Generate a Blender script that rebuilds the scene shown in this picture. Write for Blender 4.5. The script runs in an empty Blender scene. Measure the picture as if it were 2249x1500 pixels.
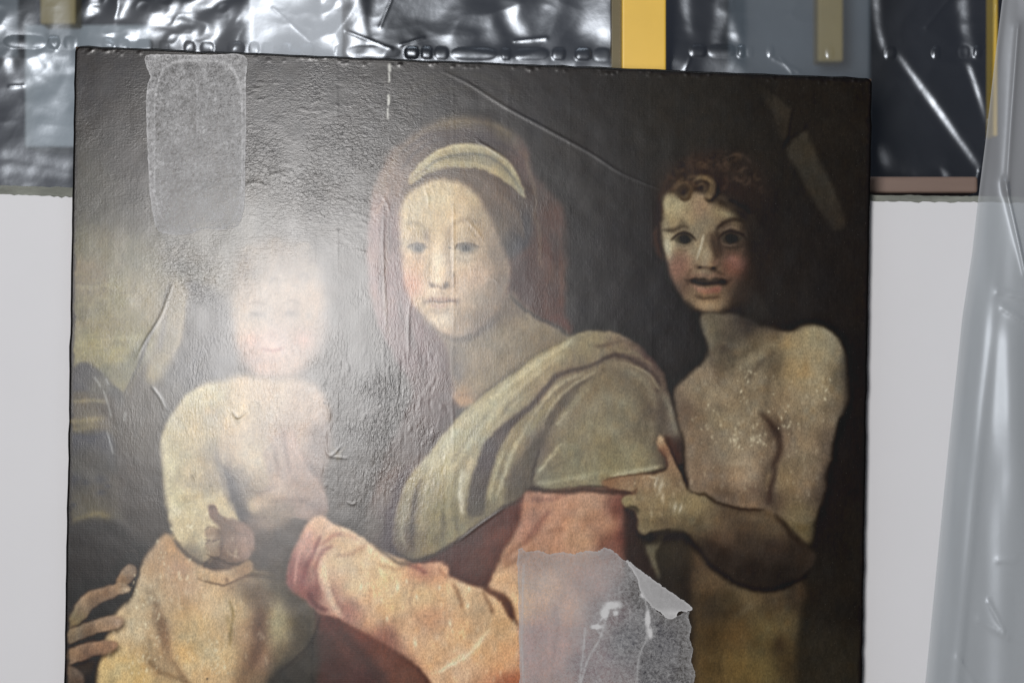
import bpy, math, random
import numpy as np

# ---------------------------------------------------------------- camera, world, lamps, exposure
SC = bpy.context.scene
COL = SC.collection
D = 2.2                                    # camera stands 2.2 m from the painted face (face lies in the plane y = 0)
cam_d = bpy.data.cameras.new('camera'); cam = bpy.data.objects.new('camera', cam_d); COL.objects.link(cam)
cam.location = (0, -D, 0); cam.rotation_euler = (math.pi / 2, 0, 0)
cam_d.sensor_width = 36; cam_d.lens = 36 * D / 1.1245
cam_d.clip_start = 0.05; cam_d.clip_end = 50
SC.camera = cam
cam_d.dof.use_dof = True; cam_d.dof.focus_distance = D; cam_d.dof.aperture_fstop = 2.6
wd = bpy.data.worlds.new('World'); SC.world = wd; wd.use_nodes = True
wd.node_tree.nodes['Background'].inputs[0].default_value = (0.80, 0.88, 1.0, 1); wd.node_tree.nodes['Background'].inputs[1].default_value = 0.035
SC.view_settings.view_transform = 'Standard'; SC.view_settings.look = 'None'; SC.view_settings.exposure = 0; SC.view_settings.gamma = 1
SC.cycles.max_bounces = 8; SC.cycles.transparent_max_bounces = 16; SC.cycles.use_denoising = True

def area(name, loc, target, sx, sy, watts, col):
    l = bpy.data.lights.new(name, 'AREA'); l.shape = 'ELLIPSE'; l.size = sx; l.size_y = sy; l.energy = watts; l.color = col
    o = bpy.data.objects.new(name, l); COL.objects.link(o); o.location = loc
    d = np.array(target, float) - np.array(loc, float)
    from mathutils import Vector
    o.rotation_euler = Vector(d).to_track_quat('-Z', 'Y').to_euler(); return o
# the photographer's lamp: its mirror image in the varnish is the pale glare over the child's head
area('studio_lamp', (-0.60, -3.3, 0.085), (0.0, 0.0, 0.0), 0.62, 0.95, 76, (1.0, 0.975, 0.96))
area('added_fold_light', (-0.3, -1.0, 2.2), (0.0, 0.1, 0.2), 2.2, 0.9, 16, (0.86, 0.93, 1.0))  # added overhead light with no visible source, for highlights on the film folds

def W(px, py, y=0.0):                      # photo position -> world point at depth y
    k = (D + y) / D / 2000.0
    return ((px - 1124.5) * k, y, (750.0 - py) * k)
# ---------------------------------------------------------------- the picture painted on the panel
# a small paint engine: coordinates in half-millimetre units over the panel face, colours as pigments
PX0, PY0, PX1, PY1 = 110, 80, 1950, 1730      # painted extent in half-millimetres
ST = 2                                        # one sample every ST units
PW, PH = (PX1 - PX0) // ST, (PY1 - PY0) // ST
rng = np.random.default_rng(11)

def lin(c):
    c = np.asarray(c, dtype=np.float32) / 255.0
    return np.where(c <= 0.04045, c / 12.92, ((c + 0.055) / 1.055) ** 2.4).astype(np.float32)

CV = np.zeros((PH, PW, 3), np.float32)        # canvas in perceptual 0..255 values
HT = np.zeros((PH, PW), np.float32)           # relief of the paint, in millimetres

def catmull(pts, closed, n=7):
    p = np.asarray(pts, np.float64); m = len(p); out = []
    if m < 3: return p
    rr = range(m) if closed else range(m - 1)
    t = np.linspace(0, 1, n, endpoint=False)[:, None]
    for i in rr:
        if closed: a, b, c, d = p[i - 1], p[i], p[(i + 1) % m], p[(i + 2) % m]
        else: a, b, c, d = p[max(i - 1, 0)], p[i], p[i + 1], p[min(i + 2, m - 1)]
        out.append(0.5 * (2 * b + (c - a) * t + (2 * a - 5 * b + 4 * c - d) * t**2 + (3 * b - a - 3 * c + d) * t**3))
    if not closed: out.append(p[-1:])
    return np.concatenate(out)

def gk(s):
    r = max(1, int(math.ceil(3 * s))); x = np.arange(-r, r + 1); k = np.exp(-0.5 * (x / s) ** 2); return (k / k.sum()).astype(np.float32)

def gblur(a, s):
    if s < 0.25: return a
    if s > 6:                                                 # wide blurs at reduced size
        f = int(s // 3); h, w = a.shape; hh, ww = -(-h // f), -(-w // f)
        b = np.pad(a, ((0, hh * f - h), (0, ww * f - w)), mode='edge').reshape(hh, f, ww, f).mean((1, 3))
        b = gblur(b, s / f)
        yi = np.clip((np.arange(h) + .5) / f - .5, 0, hh - 1); xi = np.clip((np.arange(w) + .5) / f - .5, 0, ww - 1)
        y0 = yi.astype(int); x0 = xi.astype(int); y1 = np.minimum(y0 + 1, hh - 1); x1 = np.minimum(x0 + 1, ww - 1)
        fy = (yi - y0)[:, None]; fx = (xi - x0)[None]
        return ((b[y0][:, x0] * (1 - fx) + b[y0][:, x1] * fx) * (1 - fy) + (b[y1][:, x0] * (1 - fx) + b[y1][:, x1] * fx) * fy).astype(np.float32)
    k = gk(s); r = len(k) // 2
    b = np.pad(a, ((r, r), (0, 0)), mode='edge'); o = np.zeros_like(a)
    for i, w in enumerate(k): o += w * b[i:i + a.shape[0]]
    b = np.pad(o, ((0, 0), (r, r)), mode='edge'); o = np.zeros_like(a)
    for i, w in enumerate(k): o += w * b[:, i:i + a.shape[1]]
    return o

def bbox(p, pad):
    x0 = int(max(0, (p[:, 0].min() - pad - PX0) // ST)); x1 = int(min(PW, (p[:, 0].max() + pad - PX0) // ST + 2))
    y0 = int(max(0, (p[:, 1].min() - pad - PY0) // ST)); y1 = int(min(PH, (p[:, 1].max() + pad - PY0) // ST + 2))
    return x0, y0, x1, y1

def fillmask(p, box):                                          # even-odd scanline fill, 3 lines per sample
    x0, y0, x1, y1 = box; w, h = x1 - x0, y1 - y0
    if w <= 0 or h <= 0: return None
    SS = 3; acc = np.zeros((h * SS, w * SS + 1), bool)
    X = ((p[:, 0] - PX0) / ST - x0) * SS; Y = ((p[:, 1] - PY0) / ST - y0) * SS
    for i in range(len(p)):
        xa, ya, xb, yb = X[i - 1], Y[i - 1], X[i], Y[i]
        if ya == yb: continue
        if ya > yb: xa, ya, xb, yb = xb, yb, xa, ya
        r0 = max(0, int(math.ceil(ya - .5))); r1 = min(h * SS, int(math.ceil(yb - .5)))
        if r1 <= r0: continue
        r = np.arange(r0, r1); xs = xa + (r + .5 - ya) * (xb - xa) / (yb - ya)
        c = np.clip(np.ceil(xs - .5), 0, w * SS).astype(int)
        acc[r, c] ^= True
    m = np.logical_xor.accumulate(acc, axis=1)[:, :-1]
    return m.reshape(h, SS, w, SS).mean((1, 3)).astype(np.float32)

def comp(box, m, col, a, clip=None):
    x0, y0, x1, y1 = box
    m = m * a
    if clip is not None: m = m * clip[y0:y1, x0:x1]
    m = m[..., None]; col = np.asarray(col, np.float32)
    CV[y0:y1, x0:x1] = CV[y0:y1, x0:x1] * (1 - m) + col * m

def shape(pts, col, blur=3, a=1.0, smooth=True, clip=None):
    """filled outline; col is one colour or a list of (x, y, r, g, b) samples blended across it"""
    p = catmull(pts, True) if smooth else np.asarray(pts, float)
    box = bbox(p, blur * 3 + 4); m = fillmask(p, box)
    if m is None: return
    m = gblur(m, blur / ST)
    if isinstance(col, list):
        x0, y0, x1, y1 = box
        yy, xx = np.mgrid[y0:y1, x0:x1].astype(np.float32); xx = xx * ST + PX0; yy = yy * ST + PY0
        num = 0; den = 1e-9
        for sx, sy, r, g, b in col:
            w = 1.0 / ((xx - sx) ** 2 + (yy - sy) ** 2 + 420.0) ** 1.7
            num = num + w[..., None] * np.array([r, g, b], np.float32); den = den + w
        col = num / den[..., None]
    comp(box, m, col, a, clip)
    full = np.zeros((PH, PW), np.float32); full[box[1]:box[3], box[0]:box[2]] = m
    return full

def stroke(pts, w, col, blur=1.5, a=1.0, clip=None):
    """brush line with width w (number, or one per point)"""
    p = catmull(pts, False)
    n = len(p)
    ws = np.interp(np.linspace(0, 1, n), np.linspace(0, 1, len(np.atleast_1d(w))), np.atleast_1d(w)) if np.ndim(w) else np.concatenate([np.linspace(.4, 1, n // 4), np.ones(n - 2 * (n // 4)), np.linspace(1, .3, n // 4)]) * w
    d = np.gradient(p, axis=0); d /= np.maximum(np.hypot(d[:, 0], d[:, 1]), 1e-6)[:, None]
    nn = np.stack([-d[:, 1], d[:, 0]], 1) * (ws / 2)[:, None]
    q = np.concatenate([p + nn, (p - nn)[::-1]])
    box = bbox(q, blur * 3 + 4); m = fillmask(q, box)
    if m is None: return
    comp(box, gblur(m, blur / ST), col, a, clip)

def blob(x, y, rx, ry, col, a=1.0, rot=0, clip=None):
    c, s = math.cos(math.radians(rot)), math.sin(math.radians(rot)); R = max(rx, ry) * 2.6
    box = bbox(np.array([[x - R, y - R], [x + R, y + R]], float), 0); x0, y0, x1, y1 = box
    if x1 <= x0 or y1 <= y0: return
    yy, xx = np.mgrid[y0:y1, x0:x1].astype(np.float32); xx = xx * ST + PX0 - x; yy = yy * ST + PY0 - y
    u = (xx * c + yy * s) / rx; v = (-xx * s + yy * c) / ry
    comp(box, np.exp(-0.9 * (u * u + v * v)), col, a, clip)

def noise(sx, sy, seed=0):
    """smooth noise, sx/sy = feature size in units"""
    r = np.random.default_rng(seed); w = int(PW * ST / sx) + 4; h = int(PH * ST / sy) + 4
    g = r.standard_normal((h, w)).astype(np.float32)
    xi = np.arange(PW) * ST / sx + .37; yi = np.arange(PH) * ST / sy + .61
    x0 = xi.astype(int); y0 = yi.astype(int); fx = xi - x0; fy = yi - y0
    fx = (fx * fx * (3 - 2 * fx))[None]; fy = (fy * fy * (3 - 2 * fy))[:, None]
    return ((g[y0][:, x0] * (1 - fx) + g[y0][:, x0 + 1] * fx) * (1 - fy) + (g[y0 + 1][:, x0] * (1 - fx) + g[y0 + 1][:, x0 + 1] * fx) * fy).astype(np.float32)

def paint():
    yy, xx = np.mgrid[0:PH, 0:PW].astype(np.float32); xx = xx * ST + PX0; yy = yy * ST + PY0
    # ---- ground tone of the dark background
    bg = np.array([41, 37, 35], np.float32)
    CV[:] = bg
    full = [(100, 60), (1960, 60), (1960, 1760), (100, 1760)]
    shape(full, [(180, 150, 42, 40, 42), (600, 200, 42, 41, 43), (1100, 220, 40, 38, 39), (1500, 260, 38, 35, 31), (1800, 250, 36, 32, 28),
                 (1350, 600, 33, 31, 33), (1250, 350, 38, 36, 36), (1800, 620, 35, 31, 29), (1880, 900, 30, 27, 25), (1860, 1300, 36, 32, 28), (1800, 1460, 46, 41, 33),
                 (760, 600, 52, 48, 46), (760, 900, 50, 46, 44), (780, 1100, 62, 56, 52), (300, 350, 48, 45, 44), (200, 420, 56, 54, 46),
                 (450, 560, 70, 66, 56), (320, 1000, 62, 57, 50), (320, 1120, 56, 50, 44), (200, 1250, 36, 32, 30), (1450, 1300, 42, 36, 31),
                 (620, 1260, 70, 62, 54), (700, 1480, 62, 38, 32), (900, 1650, 60, 34, 30), (1500, 1600, 48, 40, 30), (250, 1650, 40, 34, 30)], 1, smooth=False)
    # ---- landscape with evening sky at the left
    shape([(100, 520), (250, 505), (420, 540), (500, 620), (430, 760), (330, 860), (270, 872), (200, 812), (100, 800)],
          [(170, 520, 92, 87, 62), (300, 560, 100, 96, 76), (190, 610, 112, 98, 72), (180, 700, 104, 98, 72), (260, 680, 112, 104, 70), (300, 640, 120, 110, 82), (210, 760, 122, 112, 64),
           (240, 730, 112, 100, 58), (260, 790, 128, 118, 64), (190, 790, 120, 112, 70), (400, 560, 78, 74, 66), (420, 650, 96, 90, 78)], 26)
    for i in range(46):
        x, y = rng.uniform(160, 300), rng.uniform(600, 800); w = rng.uniform(20, 60)
        stroke([(x - w, y + 3), (x, y), (x + w, y + rng.uniform(-6, 6))], rng.uniform(2, 6), rng.choice([[134, 124, 74], [92, 86, 60], [140, 130, 90], [98, 92, 70]]), 3, .35)
    shape([(290, 765), (320, 752), (330, 790), (300, 825), (262, 845), (215, 820), (240, 800), (275, 795)], (92, 92, 74), 6, .75)
    shape([(100, 822), (160, 808), (186, 796), (215, 812), (240, 838), (275, 872), (270, 905), (100, 900)], [(165, 825, 50, 48, 50), (190, 810, 44, 43, 48), (160, 865, 40, 42, 56), (220, 850, 74, 70, 56), (250, 870, 50, 50, 50)], 3)
    shape([(100, 866), (235, 868), (262, 900), (255, 960), (100, 960)], [(170, 900, 66, 58, 42), (200, 925, 80, 70, 46), (240, 900, 60, 52, 44)], 4)
    stroke([(140, 883), (190, 881), (236, 884)], 7, (128, 118, 74), 3, .6)
    stroke([(140, 922), (180, 926), (232, 918)], 11, (116, 102, 56), 4, .7)
    stroke([(140, 945), (170, 943), (215, 936)], 8, (112, 100, 60), 4, .6)
    shape([(100, 965), (170, 955), (235, 950), (262, 985), (250, 1040), (100, 1060)], [(150, 965, 38, 40, 52), (220, 960, 46, 48, 58), (200, 1010, 56, 52, 46), (160, 1030, 52, 50, 42)], 5)
    stroke([(150, 962), (180, 958), (200, 966), (235, 952)], 9, (40, 44, 60), 3, .7)
    shape([(100, 1050), (260, 1045), (300, 1120), (260, 1150), (100, 1160)], [(165, 1060, 46, 46, 48), (180, 1090, 66, 60, 46), (230, 1080, 60, 54, 46), (200, 1120, 74, 66, 46)], 7)
    for x, y, r in [(162, 1052, 12), (190, 1058, 8), (222, 1052, 14), (223, 1082, 9), (160, 1108, 7), (238, 1068, 6)]:
        blob(x, y, r, r * .7, (36, 38, 50), .75)
    stroke([(140, 1162), (175, 1142), (210, 1132), (246, 1136)], 11, (112, 96, 48), 4, .75)
    shape([(90, 1180), (170, 1146), (230, 1142), (290, 1158), (330, 1200), (310, 1290), (250, 1330), (90, 1400)], (32, 28, 27), 7)
    # ---- trunk and dark rock between landscape and child
    shape([(275, 870), (300, 820), (345, 760), (372, 640), (420, 620), (520, 680), (520, 830), (400, 880), (365, 960), (362, 1090), (380, 1180), (320, 1190), (270, 1140), (255, 1000), (262, 900)],
          [(310, 880, 68, 62, 54), (310, 980, 66, 60, 52), (330, 1100, 52, 46, 42), (420, 830, 58, 58, 62), (450, 760, 60, 58, 60), (470, 680, 62, 60, 60), (380, 860, 66, 62, 56), (290, 1020, 58, 50, 44)], 7)
    stroke([(380, 618), (366, 650), (350, 700), (322, 752), (304, 805), (274, 868)], [2, 3, 4, 9, 5, 3], (52, 50, 52), 2, .8)
    shape([(386, 606), (414, 636), (408, 680), (402, 735), (380, 792), (342, 842), (322, 834), (328, 784), (348, 706), (370, 648)],
          [(390, 640, 132, 118, 92), (380, 700, 128, 116, 88), (385, 760, 140, 126, 94), (345, 760, 118, 110, 92), (340, 820, 142, 128, 84), (360, 700, 122, 112, 90), (360, 790, 136, 122, 86)], 8, .8)
    stroke([(366, 690), (358, 730), (352, 770)], 9, (88, 86, 92), 4, .55)
    stroke([(405, 650), (400, 720), (383, 780)], 7, (150, 134, 102), 3, .6)
    stroke([(330, 846), (352, 872), (372, 905)], 3, (40, 42, 44), 1, .9)
    # ---- child: head (lost in the glare), chest, arm, belly
    shape([(512, 640), (530, 560), (590, 530), (660, 540), (706, 590), (716, 680), (706, 760), (670, 815), (610, 835), (550, 815), (520, 750)],
          [(560, 580, 90, 74, 54), (640, 570, 88, 70, 50), (600, 650, 172, 146, 116), (560, 700, 176, 150, 120), (660, 680, 150, 124, 98), (600, 760, 186, 142, 120), (560, 790, 172, 132, 110), (690, 760, 128, 104, 86), (640, 800, 160, 128, 104)], 12)
    for ang in range(0, 360, 24):
        a_ = math.radians(ang); cx, cy = 612 + 78 * math.cos(a_) * 1.0, 578 + 44 * math.sin(a_)
        stroke([(cx - 12, cy + 6), (cx, cy - 8), (cx + 12, cy - 2), (cx + 6, cy + 10)], 6, (108, 86, 58) if ang % 48 else (64, 50, 38), 3, .6)
    blob(610, 680, 90, 110, (112, 100, 92), .6)
    blob(565, 690, 13, 6, (78, 66, 60), .5); blob(640, 690, 14, 6, (74, 64, 58), .5)
    stroke([(545, 670), (565, 664), (585, 670)], 4, (100, 80, 64), 2, .6); stroke([(620, 668), (642, 662), (664, 670)], 4, (96, 76, 60), 2, .6)
    blob(598, 735, 12, 7, (130, 92, 76), .5); stroke([(575, 768), (598, 772), (622, 766)], 6, (134, 70, 62), 2, .7)
    blob(555, 745, 20, 18, (200, 140, 118), .4); blob(668, 745, 18, 18, (180, 116, 96), .4)
    ch = shape([(432, 856), (482, 838), (530, 826), (600, 832), (680, 836), (724, 890), (728, 980), (712, 1050), (705, 1110), (680, 1180), (560, 1260), (440, 1240), (420, 1100), (400, 960)],
          [(480, 880, 172, 150, 108), (540, 900, 176, 154, 120), (600, 880, 170, 148, 122), (660, 900, 150, 126, 104), (700, 960, 112, 94, 84), (560, 1000, 172, 152, 122), (600, 1050, 150, 130, 104),
           (520, 1060, 112, 100, 88), (640, 1030, 150, 116, 98), (680, 1050, 112, 92, 82), (660, 1120, 96, 80, 70), (590, 1120, 128, 110, 86), (540, 1150, 78, 70, 64), (600, 1190, 64, 57, 52), (640, 960, 146, 118, 96)], 8)
    stroke([(545, 870), (575, 950), (570, 1030), (590, 1080)], 22, (140, 122, 100), 10, .5, ch)
    stroke([(622, 945), (636, 985), (640, 1030), (650, 1070)], 16, (124, 84, 72), 6, .6, ch)
    stroke([(600, 950), (606, 1000), (604, 1050), (598, 1080)], 12, (128, 104, 88), 6, .5, ch)
    blob(566, 1010, 30, 30, (186, 166, 132), .55, clip=ch); blob(660, 960, 14, 60, (168, 140, 114), .4, clip=ch)
    blob(520, 905, 30, 22, (186, 168, 128), .4, clip=ch)
    stroke([(498, 1080), (540, 1076), (590, 1092), (640, 1086), (700, 1096)], [2, 3, 3, 2, 1], (110, 84, 66), 2, .7)
    shape([(655, 1020), (676, 1070), (716, 1110), (708, 1180), (640, 1230), (560, 1230), (540, 1180), (590, 1150), (640, 1130), (690, 1100)], (70, 62, 58), 12, .75)
    shape([(540, 1110), (570, 1092), (620, 1086), (668, 1068), (700, 1100), (690, 1126), (640, 1128), (590, 1134), (556, 1128)],
          [(560, 1110, 160, 138, 102), (600, 1108, 158, 134, 102), (660, 1095, 140, 112, 90), (690, 1110, 110, 90, 76)], 6, .9)
    shape([(574, 1146), (596, 1140), (610, 1150), (598, 1164), (580, 1160)], (172, 142, 112), 4, .9)
    shape([(476, 1020), (500, 1030), (520, 1060), (535, 1100), (560, 1150), (560, 1190), (520, 1160), (504, 1120), (488, 1070)], (58, 56, 62), 7, .85)
    shape([(700, 1150), (722, 1118), (712, 1070), (680, 1030), (660, 985), (650, 952), (640, 944), (630, 954), (636, 1000), (628, 985), (620, 956), (609, 950), (600, 962), (606, 1010), (600, 1000), (588, 985), (578, 992), (584, 1030), (594, 1062), (578, 1082), (556, 1100), (566, 1118), (610, 1130), (660, 1140)],
          [(645, 970, 158, 128, 112), (612, 975, 158, 132, 112), (590, 1010, 150, 126, 106), (650, 1040, 152, 124, 108), (680, 1080, 140, 114, 98), (620, 1080, 160, 134, 112), (580, 1105, 154, 130, 104), (650, 1115, 132, 106, 92), (700, 1110, 122, 98, 88)], 3.5, .92)
    for p in [[(626, 960), (630, 1000), (640, 1045)], [(600, 975), (606, 1010), (616, 1055)], [(660, 990), (690, 1035), (716, 1075)], [(566, 1092), (592, 1074), (612, 1064)], [(600, 1100), (640, 1096), (680, 1104)]]:
        stroke(p, 6, (96, 74, 68), 3.5, .5)
    # belly and thigh
    be = shape([(373, 1172), (338, 1200), (312, 1235), (300, 1283), (287, 1317), (257, 1343), (235, 1393), (219, 1450), (212, 1520), (205, 1620), (400, 1650), (600, 1600), (640, 1480), (688, 1410), (690, 1340), (650, 1298), (600, 1262), (520, 1240), (440, 1215)],
          [(340, 1230, 158, 126, 90), (380, 1210, 160, 126, 88), (320, 1300, 176, 152, 112), (280, 1380, 180, 150, 106), (250, 1460, 188, 158, 96), (300, 1480, 192, 160, 98), (390, 1290, 180, 148, 110),
           (450, 1320, 190, 158, 116), (430, 1370, 196, 162, 104), (520, 1340, 182, 156, 112), (420, 1430, 186, 156, 104), (500, 1440, 194, 162, 108), (470, 1480, 188, 154, 106), (540, 1400, 172, 138, 100),
           (570, 1380, 112, 82, 58), (560, 1300, 118, 102, 78), (610, 1370, 132, 118, 82), (640, 1310, 80, 70, 58), (670, 1380, 78, 68, 50), (620, 1450, 84, 72, 52), (570, 1450, 142, 104, 76), (500, 1265, 128, 104, 80), (340, 1380, 160, 138, 106), (350, 1450, 156, 128, 92), (560, 1490, 120, 96, 70), (300, 1600, 170, 140, 92)], 4)
    blob(345, 1350, 16, 60, (138, 124, 100), .5, -20, be); blob(362, 1400, 13, 52, (126, 100, 78), .55, -12, be)
    stroke([(340, 1315), (358, 1370), (370, 1425), (398, 1478), (420, 1520)], 12, (118, 84, 60), 5, .65, be)
    stroke([(322, 1440), (345, 1470), (380, 1486), (420, 1500)], 9, (110, 80, 52), 4, .6, be)
    blob(330, 1410, 10, 30, (118, 96, 66), .4, clip=be)
    stroke([(572, 1330), (572, 1380), (566, 1420), (552, 1470)], 20, (96, 62, 46), 7, .75, be)
    blob(612, 1370, 20, 48, (150, 134, 94), .6, clip=be); blob(585, 1300, 40, 22, (96, 84, 68), .5, clip=be)
    blob(410, 1360, 40, 26, (194, 156, 104), .35, 20, be); blob(400, 1430, 40, 30, (192, 158, 100), .4, clip=be); blob(470, 1300, 30, 30, (204, 172, 120), .4, clip=be)
    blob(390, 1250, 30, 24, (178, 126, 96), .4, clip=be); blob(420, 1290, 30, 18, (196, 152, 118), .35, clip=be)
    shape([(600, 1262), (650, 1296), (692, 1340), (690, 1410), (640, 1484), (600, 1530), (560, 1560), (590, 1480), (640, 1420), (652, 1360), (630, 1310), (590, 1285)], (58, 52, 42), 14, .75, clip=be)
    shape([(520, 1270), (570, 1285), (600, 1320), (590, 1360), (575, 1420), (545, 1480), (530, 1540), (520, 1460), (548, 1400), (556, 1340), (540, 1300)], (96, 72, 54), 14, .6, clip=be)
    for x, y, rx, ry, c, a_, ro in [(470, 1350, 46, 60, (206, 180, 136), .45, 0), (470, 1440, 50, 40, (204, 178, 130), .45, 0), (300, 1380, 30, 50, (200, 178, 136), .4, 20), (260, 1470, 30, 30, (196, 170, 122), .4, 0), (345, 1260, 34, 26, (176, 146, 110), .4, -40), (612, 1365, 16, 44, (142, 130, 92), .6, 0), (330, 1300, 16, 40, (150, 128, 98), .35, 30), (410, 1320, 30, 14, (150, 122, 92), .35, 0), (350, 1380, 9, 60, (110, 86, 64), .45, -14)]:
        blob(x, y, rx, ry, c, a_, ro, be)
    stroke([(503, 1320), (513, 1350), (508, 1390), (506, 1420)], 5, (110, 90, 40), 2, .55)
    stroke([(500, 1350), (506, 1380), (512, 1400)], 8, (140, 116, 60), 3, .4)
    stroke([(492, 1268), (560, 1262), (640, 1276)], 8, (56, 50, 46), 4, .7)
    # the child's left arm hanging in front
    ar = shape([(432, 855), (401, 878), (370, 925), (354, 968), (357, 1020), (362, 1083), (373, 1143), (387, 1187), (413, 1218), (450, 1238), (500, 1232), (530, 1190), (524, 1140), (504, 1092), (492, 1040), (480, 990), (490, 930), (500, 880), (480, 845)],
          [(440, 870, 166, 152, 112), (385, 940, 162, 148, 110), (430, 950, 172, 152, 108), (370, 1020, 172, 160, 118), (430, 1030, 166, 146, 106), (470, 1050, 140, 124, 100), (380, 1100, 176, 164, 122),
           (430, 1110, 176, 160, 116), (480, 1110, 176, 156, 112), (400, 1170, 180, 164, 122), (450, 1180, 174, 156, 114), (500, 1130, 156, 138, 100), (420, 1215, 120, 106, 86), (480, 1200, 130, 112, 86), (475, 930, 160, 146, 118), (470, 1000, 132, 120, 98)], 3.5)
    stroke([(398, 1058), (430, 1066), (462, 1084)], 16, (132, 120, 94), 7, .6, ar)
    stroke([(358, 980), (360, 1060), (370, 1130)], 7, (120, 110, 92), 4, .55, ar)
    stroke([(476, 990), (488, 1040), (502, 1090), (520, 1126)], 12, (86, 80, 78), 5, .75, ar)
    stroke([(384, 1182), (402, 1212), (432, 1232), (452, 1240)], 9, (66, 58, 52), 3, .8)
    blob(392, 1035, 9, 14, (128, 108, 64), .35, clip=ar); blob(425, 1045, 6, 8, (110, 92, 54), .45); blob(433, 1090, 12, 6, (150, 120, 66), .4)
    # child's hand, palm turned out
    shape([(536, 1148), (575, 1120), (620, 1104), (650, 1118), (620, 1160), (585, 1190), (556, 1218), (540, 1200)], [(560, 1150, 112, 92, 78), (610, 1125, 120, 102, 84), (580, 1180, 80, 68, 60)], 7, .8)
    shape([(470, 1128), (500, 1140), (535, 1150), (556, 1170), (560, 1200), (548, 1228), (520, 1238), (505, 1250), (470, 1252), (450, 1246), (448, 1236), (470, 1228), (482, 1200), (484, 1160)],
          [(500, 1160, 112, 88, 72), (530, 1175, 132, 104, 92), (540, 1205, 138, 110, 96), (510, 1195, 126, 100, 84), (505, 1225, 104, 80, 62), (470, 1245, 66, 50, 42), (490, 1180, 104, 80, 64)], 3)
    shape([(458, 1116), (466, 1108), (476, 1112), (482, 1126), (496, 1142), (488, 1160), (472, 1146), (462, 1132)], [(468, 1120, 122, 88, 72), (480, 1145, 112, 86, 66)], 1.5)
    blob(466, 1112, 7, 6, (88, 62, 52), .6)
    shape([(451, 1168), (460, 1159), (474, 1160), (484, 1168), (482, 1184), (470, 1188), (457, 1182)], [(462, 1172, 150, 124, 96), (478, 1176, 112, 84, 64)], 1.5)
    shape([(452, 1198), (460, 1188), (474, 1192), (486, 1204), (486, 1218), (474, 1224), (460, 1214)], [(462, 1200, 146, 122, 94), (478, 1210, 112, 88, 66)], 1.5)
    stroke([(450, 1166), (458, 1158), (474, 1158)], 2, (84, 60, 48), 1, .8); stroke([(452, 1184), (468, 1190), (484, 1184)], 2.5, (80, 56, 44), 1, .8)
    stroke([(452, 1196), (462, 1187), (476, 1190)], 2, (84, 60, 48), 1, .7); stroke([(456, 1216), (474, 1226), (488, 1218)], 2.5, (70, 48, 38), 1, .8)
    stroke([(449, 1250), (452, 1238), (466, 1226), (490, 1232), (520, 1240), (548, 1230)], 6, (62, 46, 38), 2, .75)
    stroke([(482, 1160), (488, 1190), (486, 1220)], 7, (80, 60, 50), 3, .7)
    stroke([(505, 1217), (516, 1221), (528, 1224)], 3, (170, 156, 140), 1.5, .6)
    stroke([(512, 1160), (520, 1190), (514, 1220)], 5, (96, 74, 62), 3, .5); stroke([(530, 1165), (540, 1190), (536, 1216)], 6, (150, 122, 106), 3, .45); stroke([(494, 1150), (515, 1168), (545, 1176)], 4, (92, 72, 60), 2.5, .45)
    # the woman's fingers below it
    shape([(428, 1262), (445, 1250), (480, 1256), (515, 1248), (545, 1230), (556, 1236), (550, 1258), (520, 1274), (490, 1282), (455, 1278)],
          [(450, 1262, 178, 146, 104), (490, 1268, 176, 142, 100), (540, 1250, 134, 106, 78)], 2.5, .95)
    stroke([(436, 1272), (470, 1282), (496, 1284), (540, 1268), (580, 1262)], 3, (92, 66, 46), 1.5, .8)
    stroke([(497, 1268), (500, 1278)], 5, (96, 68, 50), 2, .7)
    # the woman's other hand at the left edge
    shape([(120, 1380), (145, 1352), (180, 1310), (205, 1300), (220, 1330), (200, 1350), (210, 1400), (215, 1450), (170, 1500), (120, 1560)], (56, 44, 36), 6)
    F = [([(256, 1278), (268, 1256), (284, 1240), (298, 1244), (300, 1262), (288, 1280), (270, 1288)], [(290, 1252, 150, 120, 88), (270, 1275, 128, 98, 66), (298, 1266, 88, 64, 48)]),
         ([(144, 1378), (158, 1345), (183, 1306), (225, 1290), (262, 1280), (285, 1286), (286, 1298), (262, 1308), (225, 1324), (200, 1342), (188, 1360), (160, 1378)], [(180, 1320, 146, 112, 76), (230, 1300, 138, 106, 74), (275, 1292, 150, 124, 92), (165, 1355, 110, 92, 58), (210, 1328, 96, 72, 52), (240, 1312, 100, 74, 54)]),
         ([(138, 1390), (170, 1376), (215, 1358), (258, 1352), (272, 1362), (262, 1378), (220, 1388), (180, 1404), (140, 1418)], [(160, 1385, 134, 112, 80), (215, 1368, 142, 112, 82), (262, 1362, 160, 124, 92), (190, 1398, 96, 74, 56), (150, 1405, 96, 80, 60)]),
         ([(138, 1432), (160, 1422), (205, 1410), (250, 1408), (262, 1418), (248, 1432), (210, 1440), (175, 1452), (138, 1464)], [(160, 1434, 130, 102, 74), (210, 1420, 140, 106, 78), (250, 1418, 150, 112, 84), (200, 1444, 96, 66, 50)]),
         ([(138, 1462), (158, 1462), (180, 1478), (186, 1500), (160, 1520), (138, 1500)], [(155, 1475, 104, 82, 62), (170, 1500, 80, 60, 46)])]
    for pts, c in F:
        shape([(x + 2, y + 6) for x, y in pts], (34, 26, 24), 5, .7)
        shape(pts, c, 2)
    stroke([(262, 1290), (278, 1288), (284, 1294)], 2, (112, 84, 60), 1, .7); blob(276, 1293, 8, 4, (182, 152, 112), .5, -10); blob(262, 1360, 9, 4, (186, 146, 110), .45, -10)
    for x, y in [(172, 1345), (200, 1372), (190, 1425), (232, 1298)]: blob(x, y, 5, 12, (90, 66, 48), .35, 25)
    blob(293, 1226, 14, 14, (30, 26, 26), .9)
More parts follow.
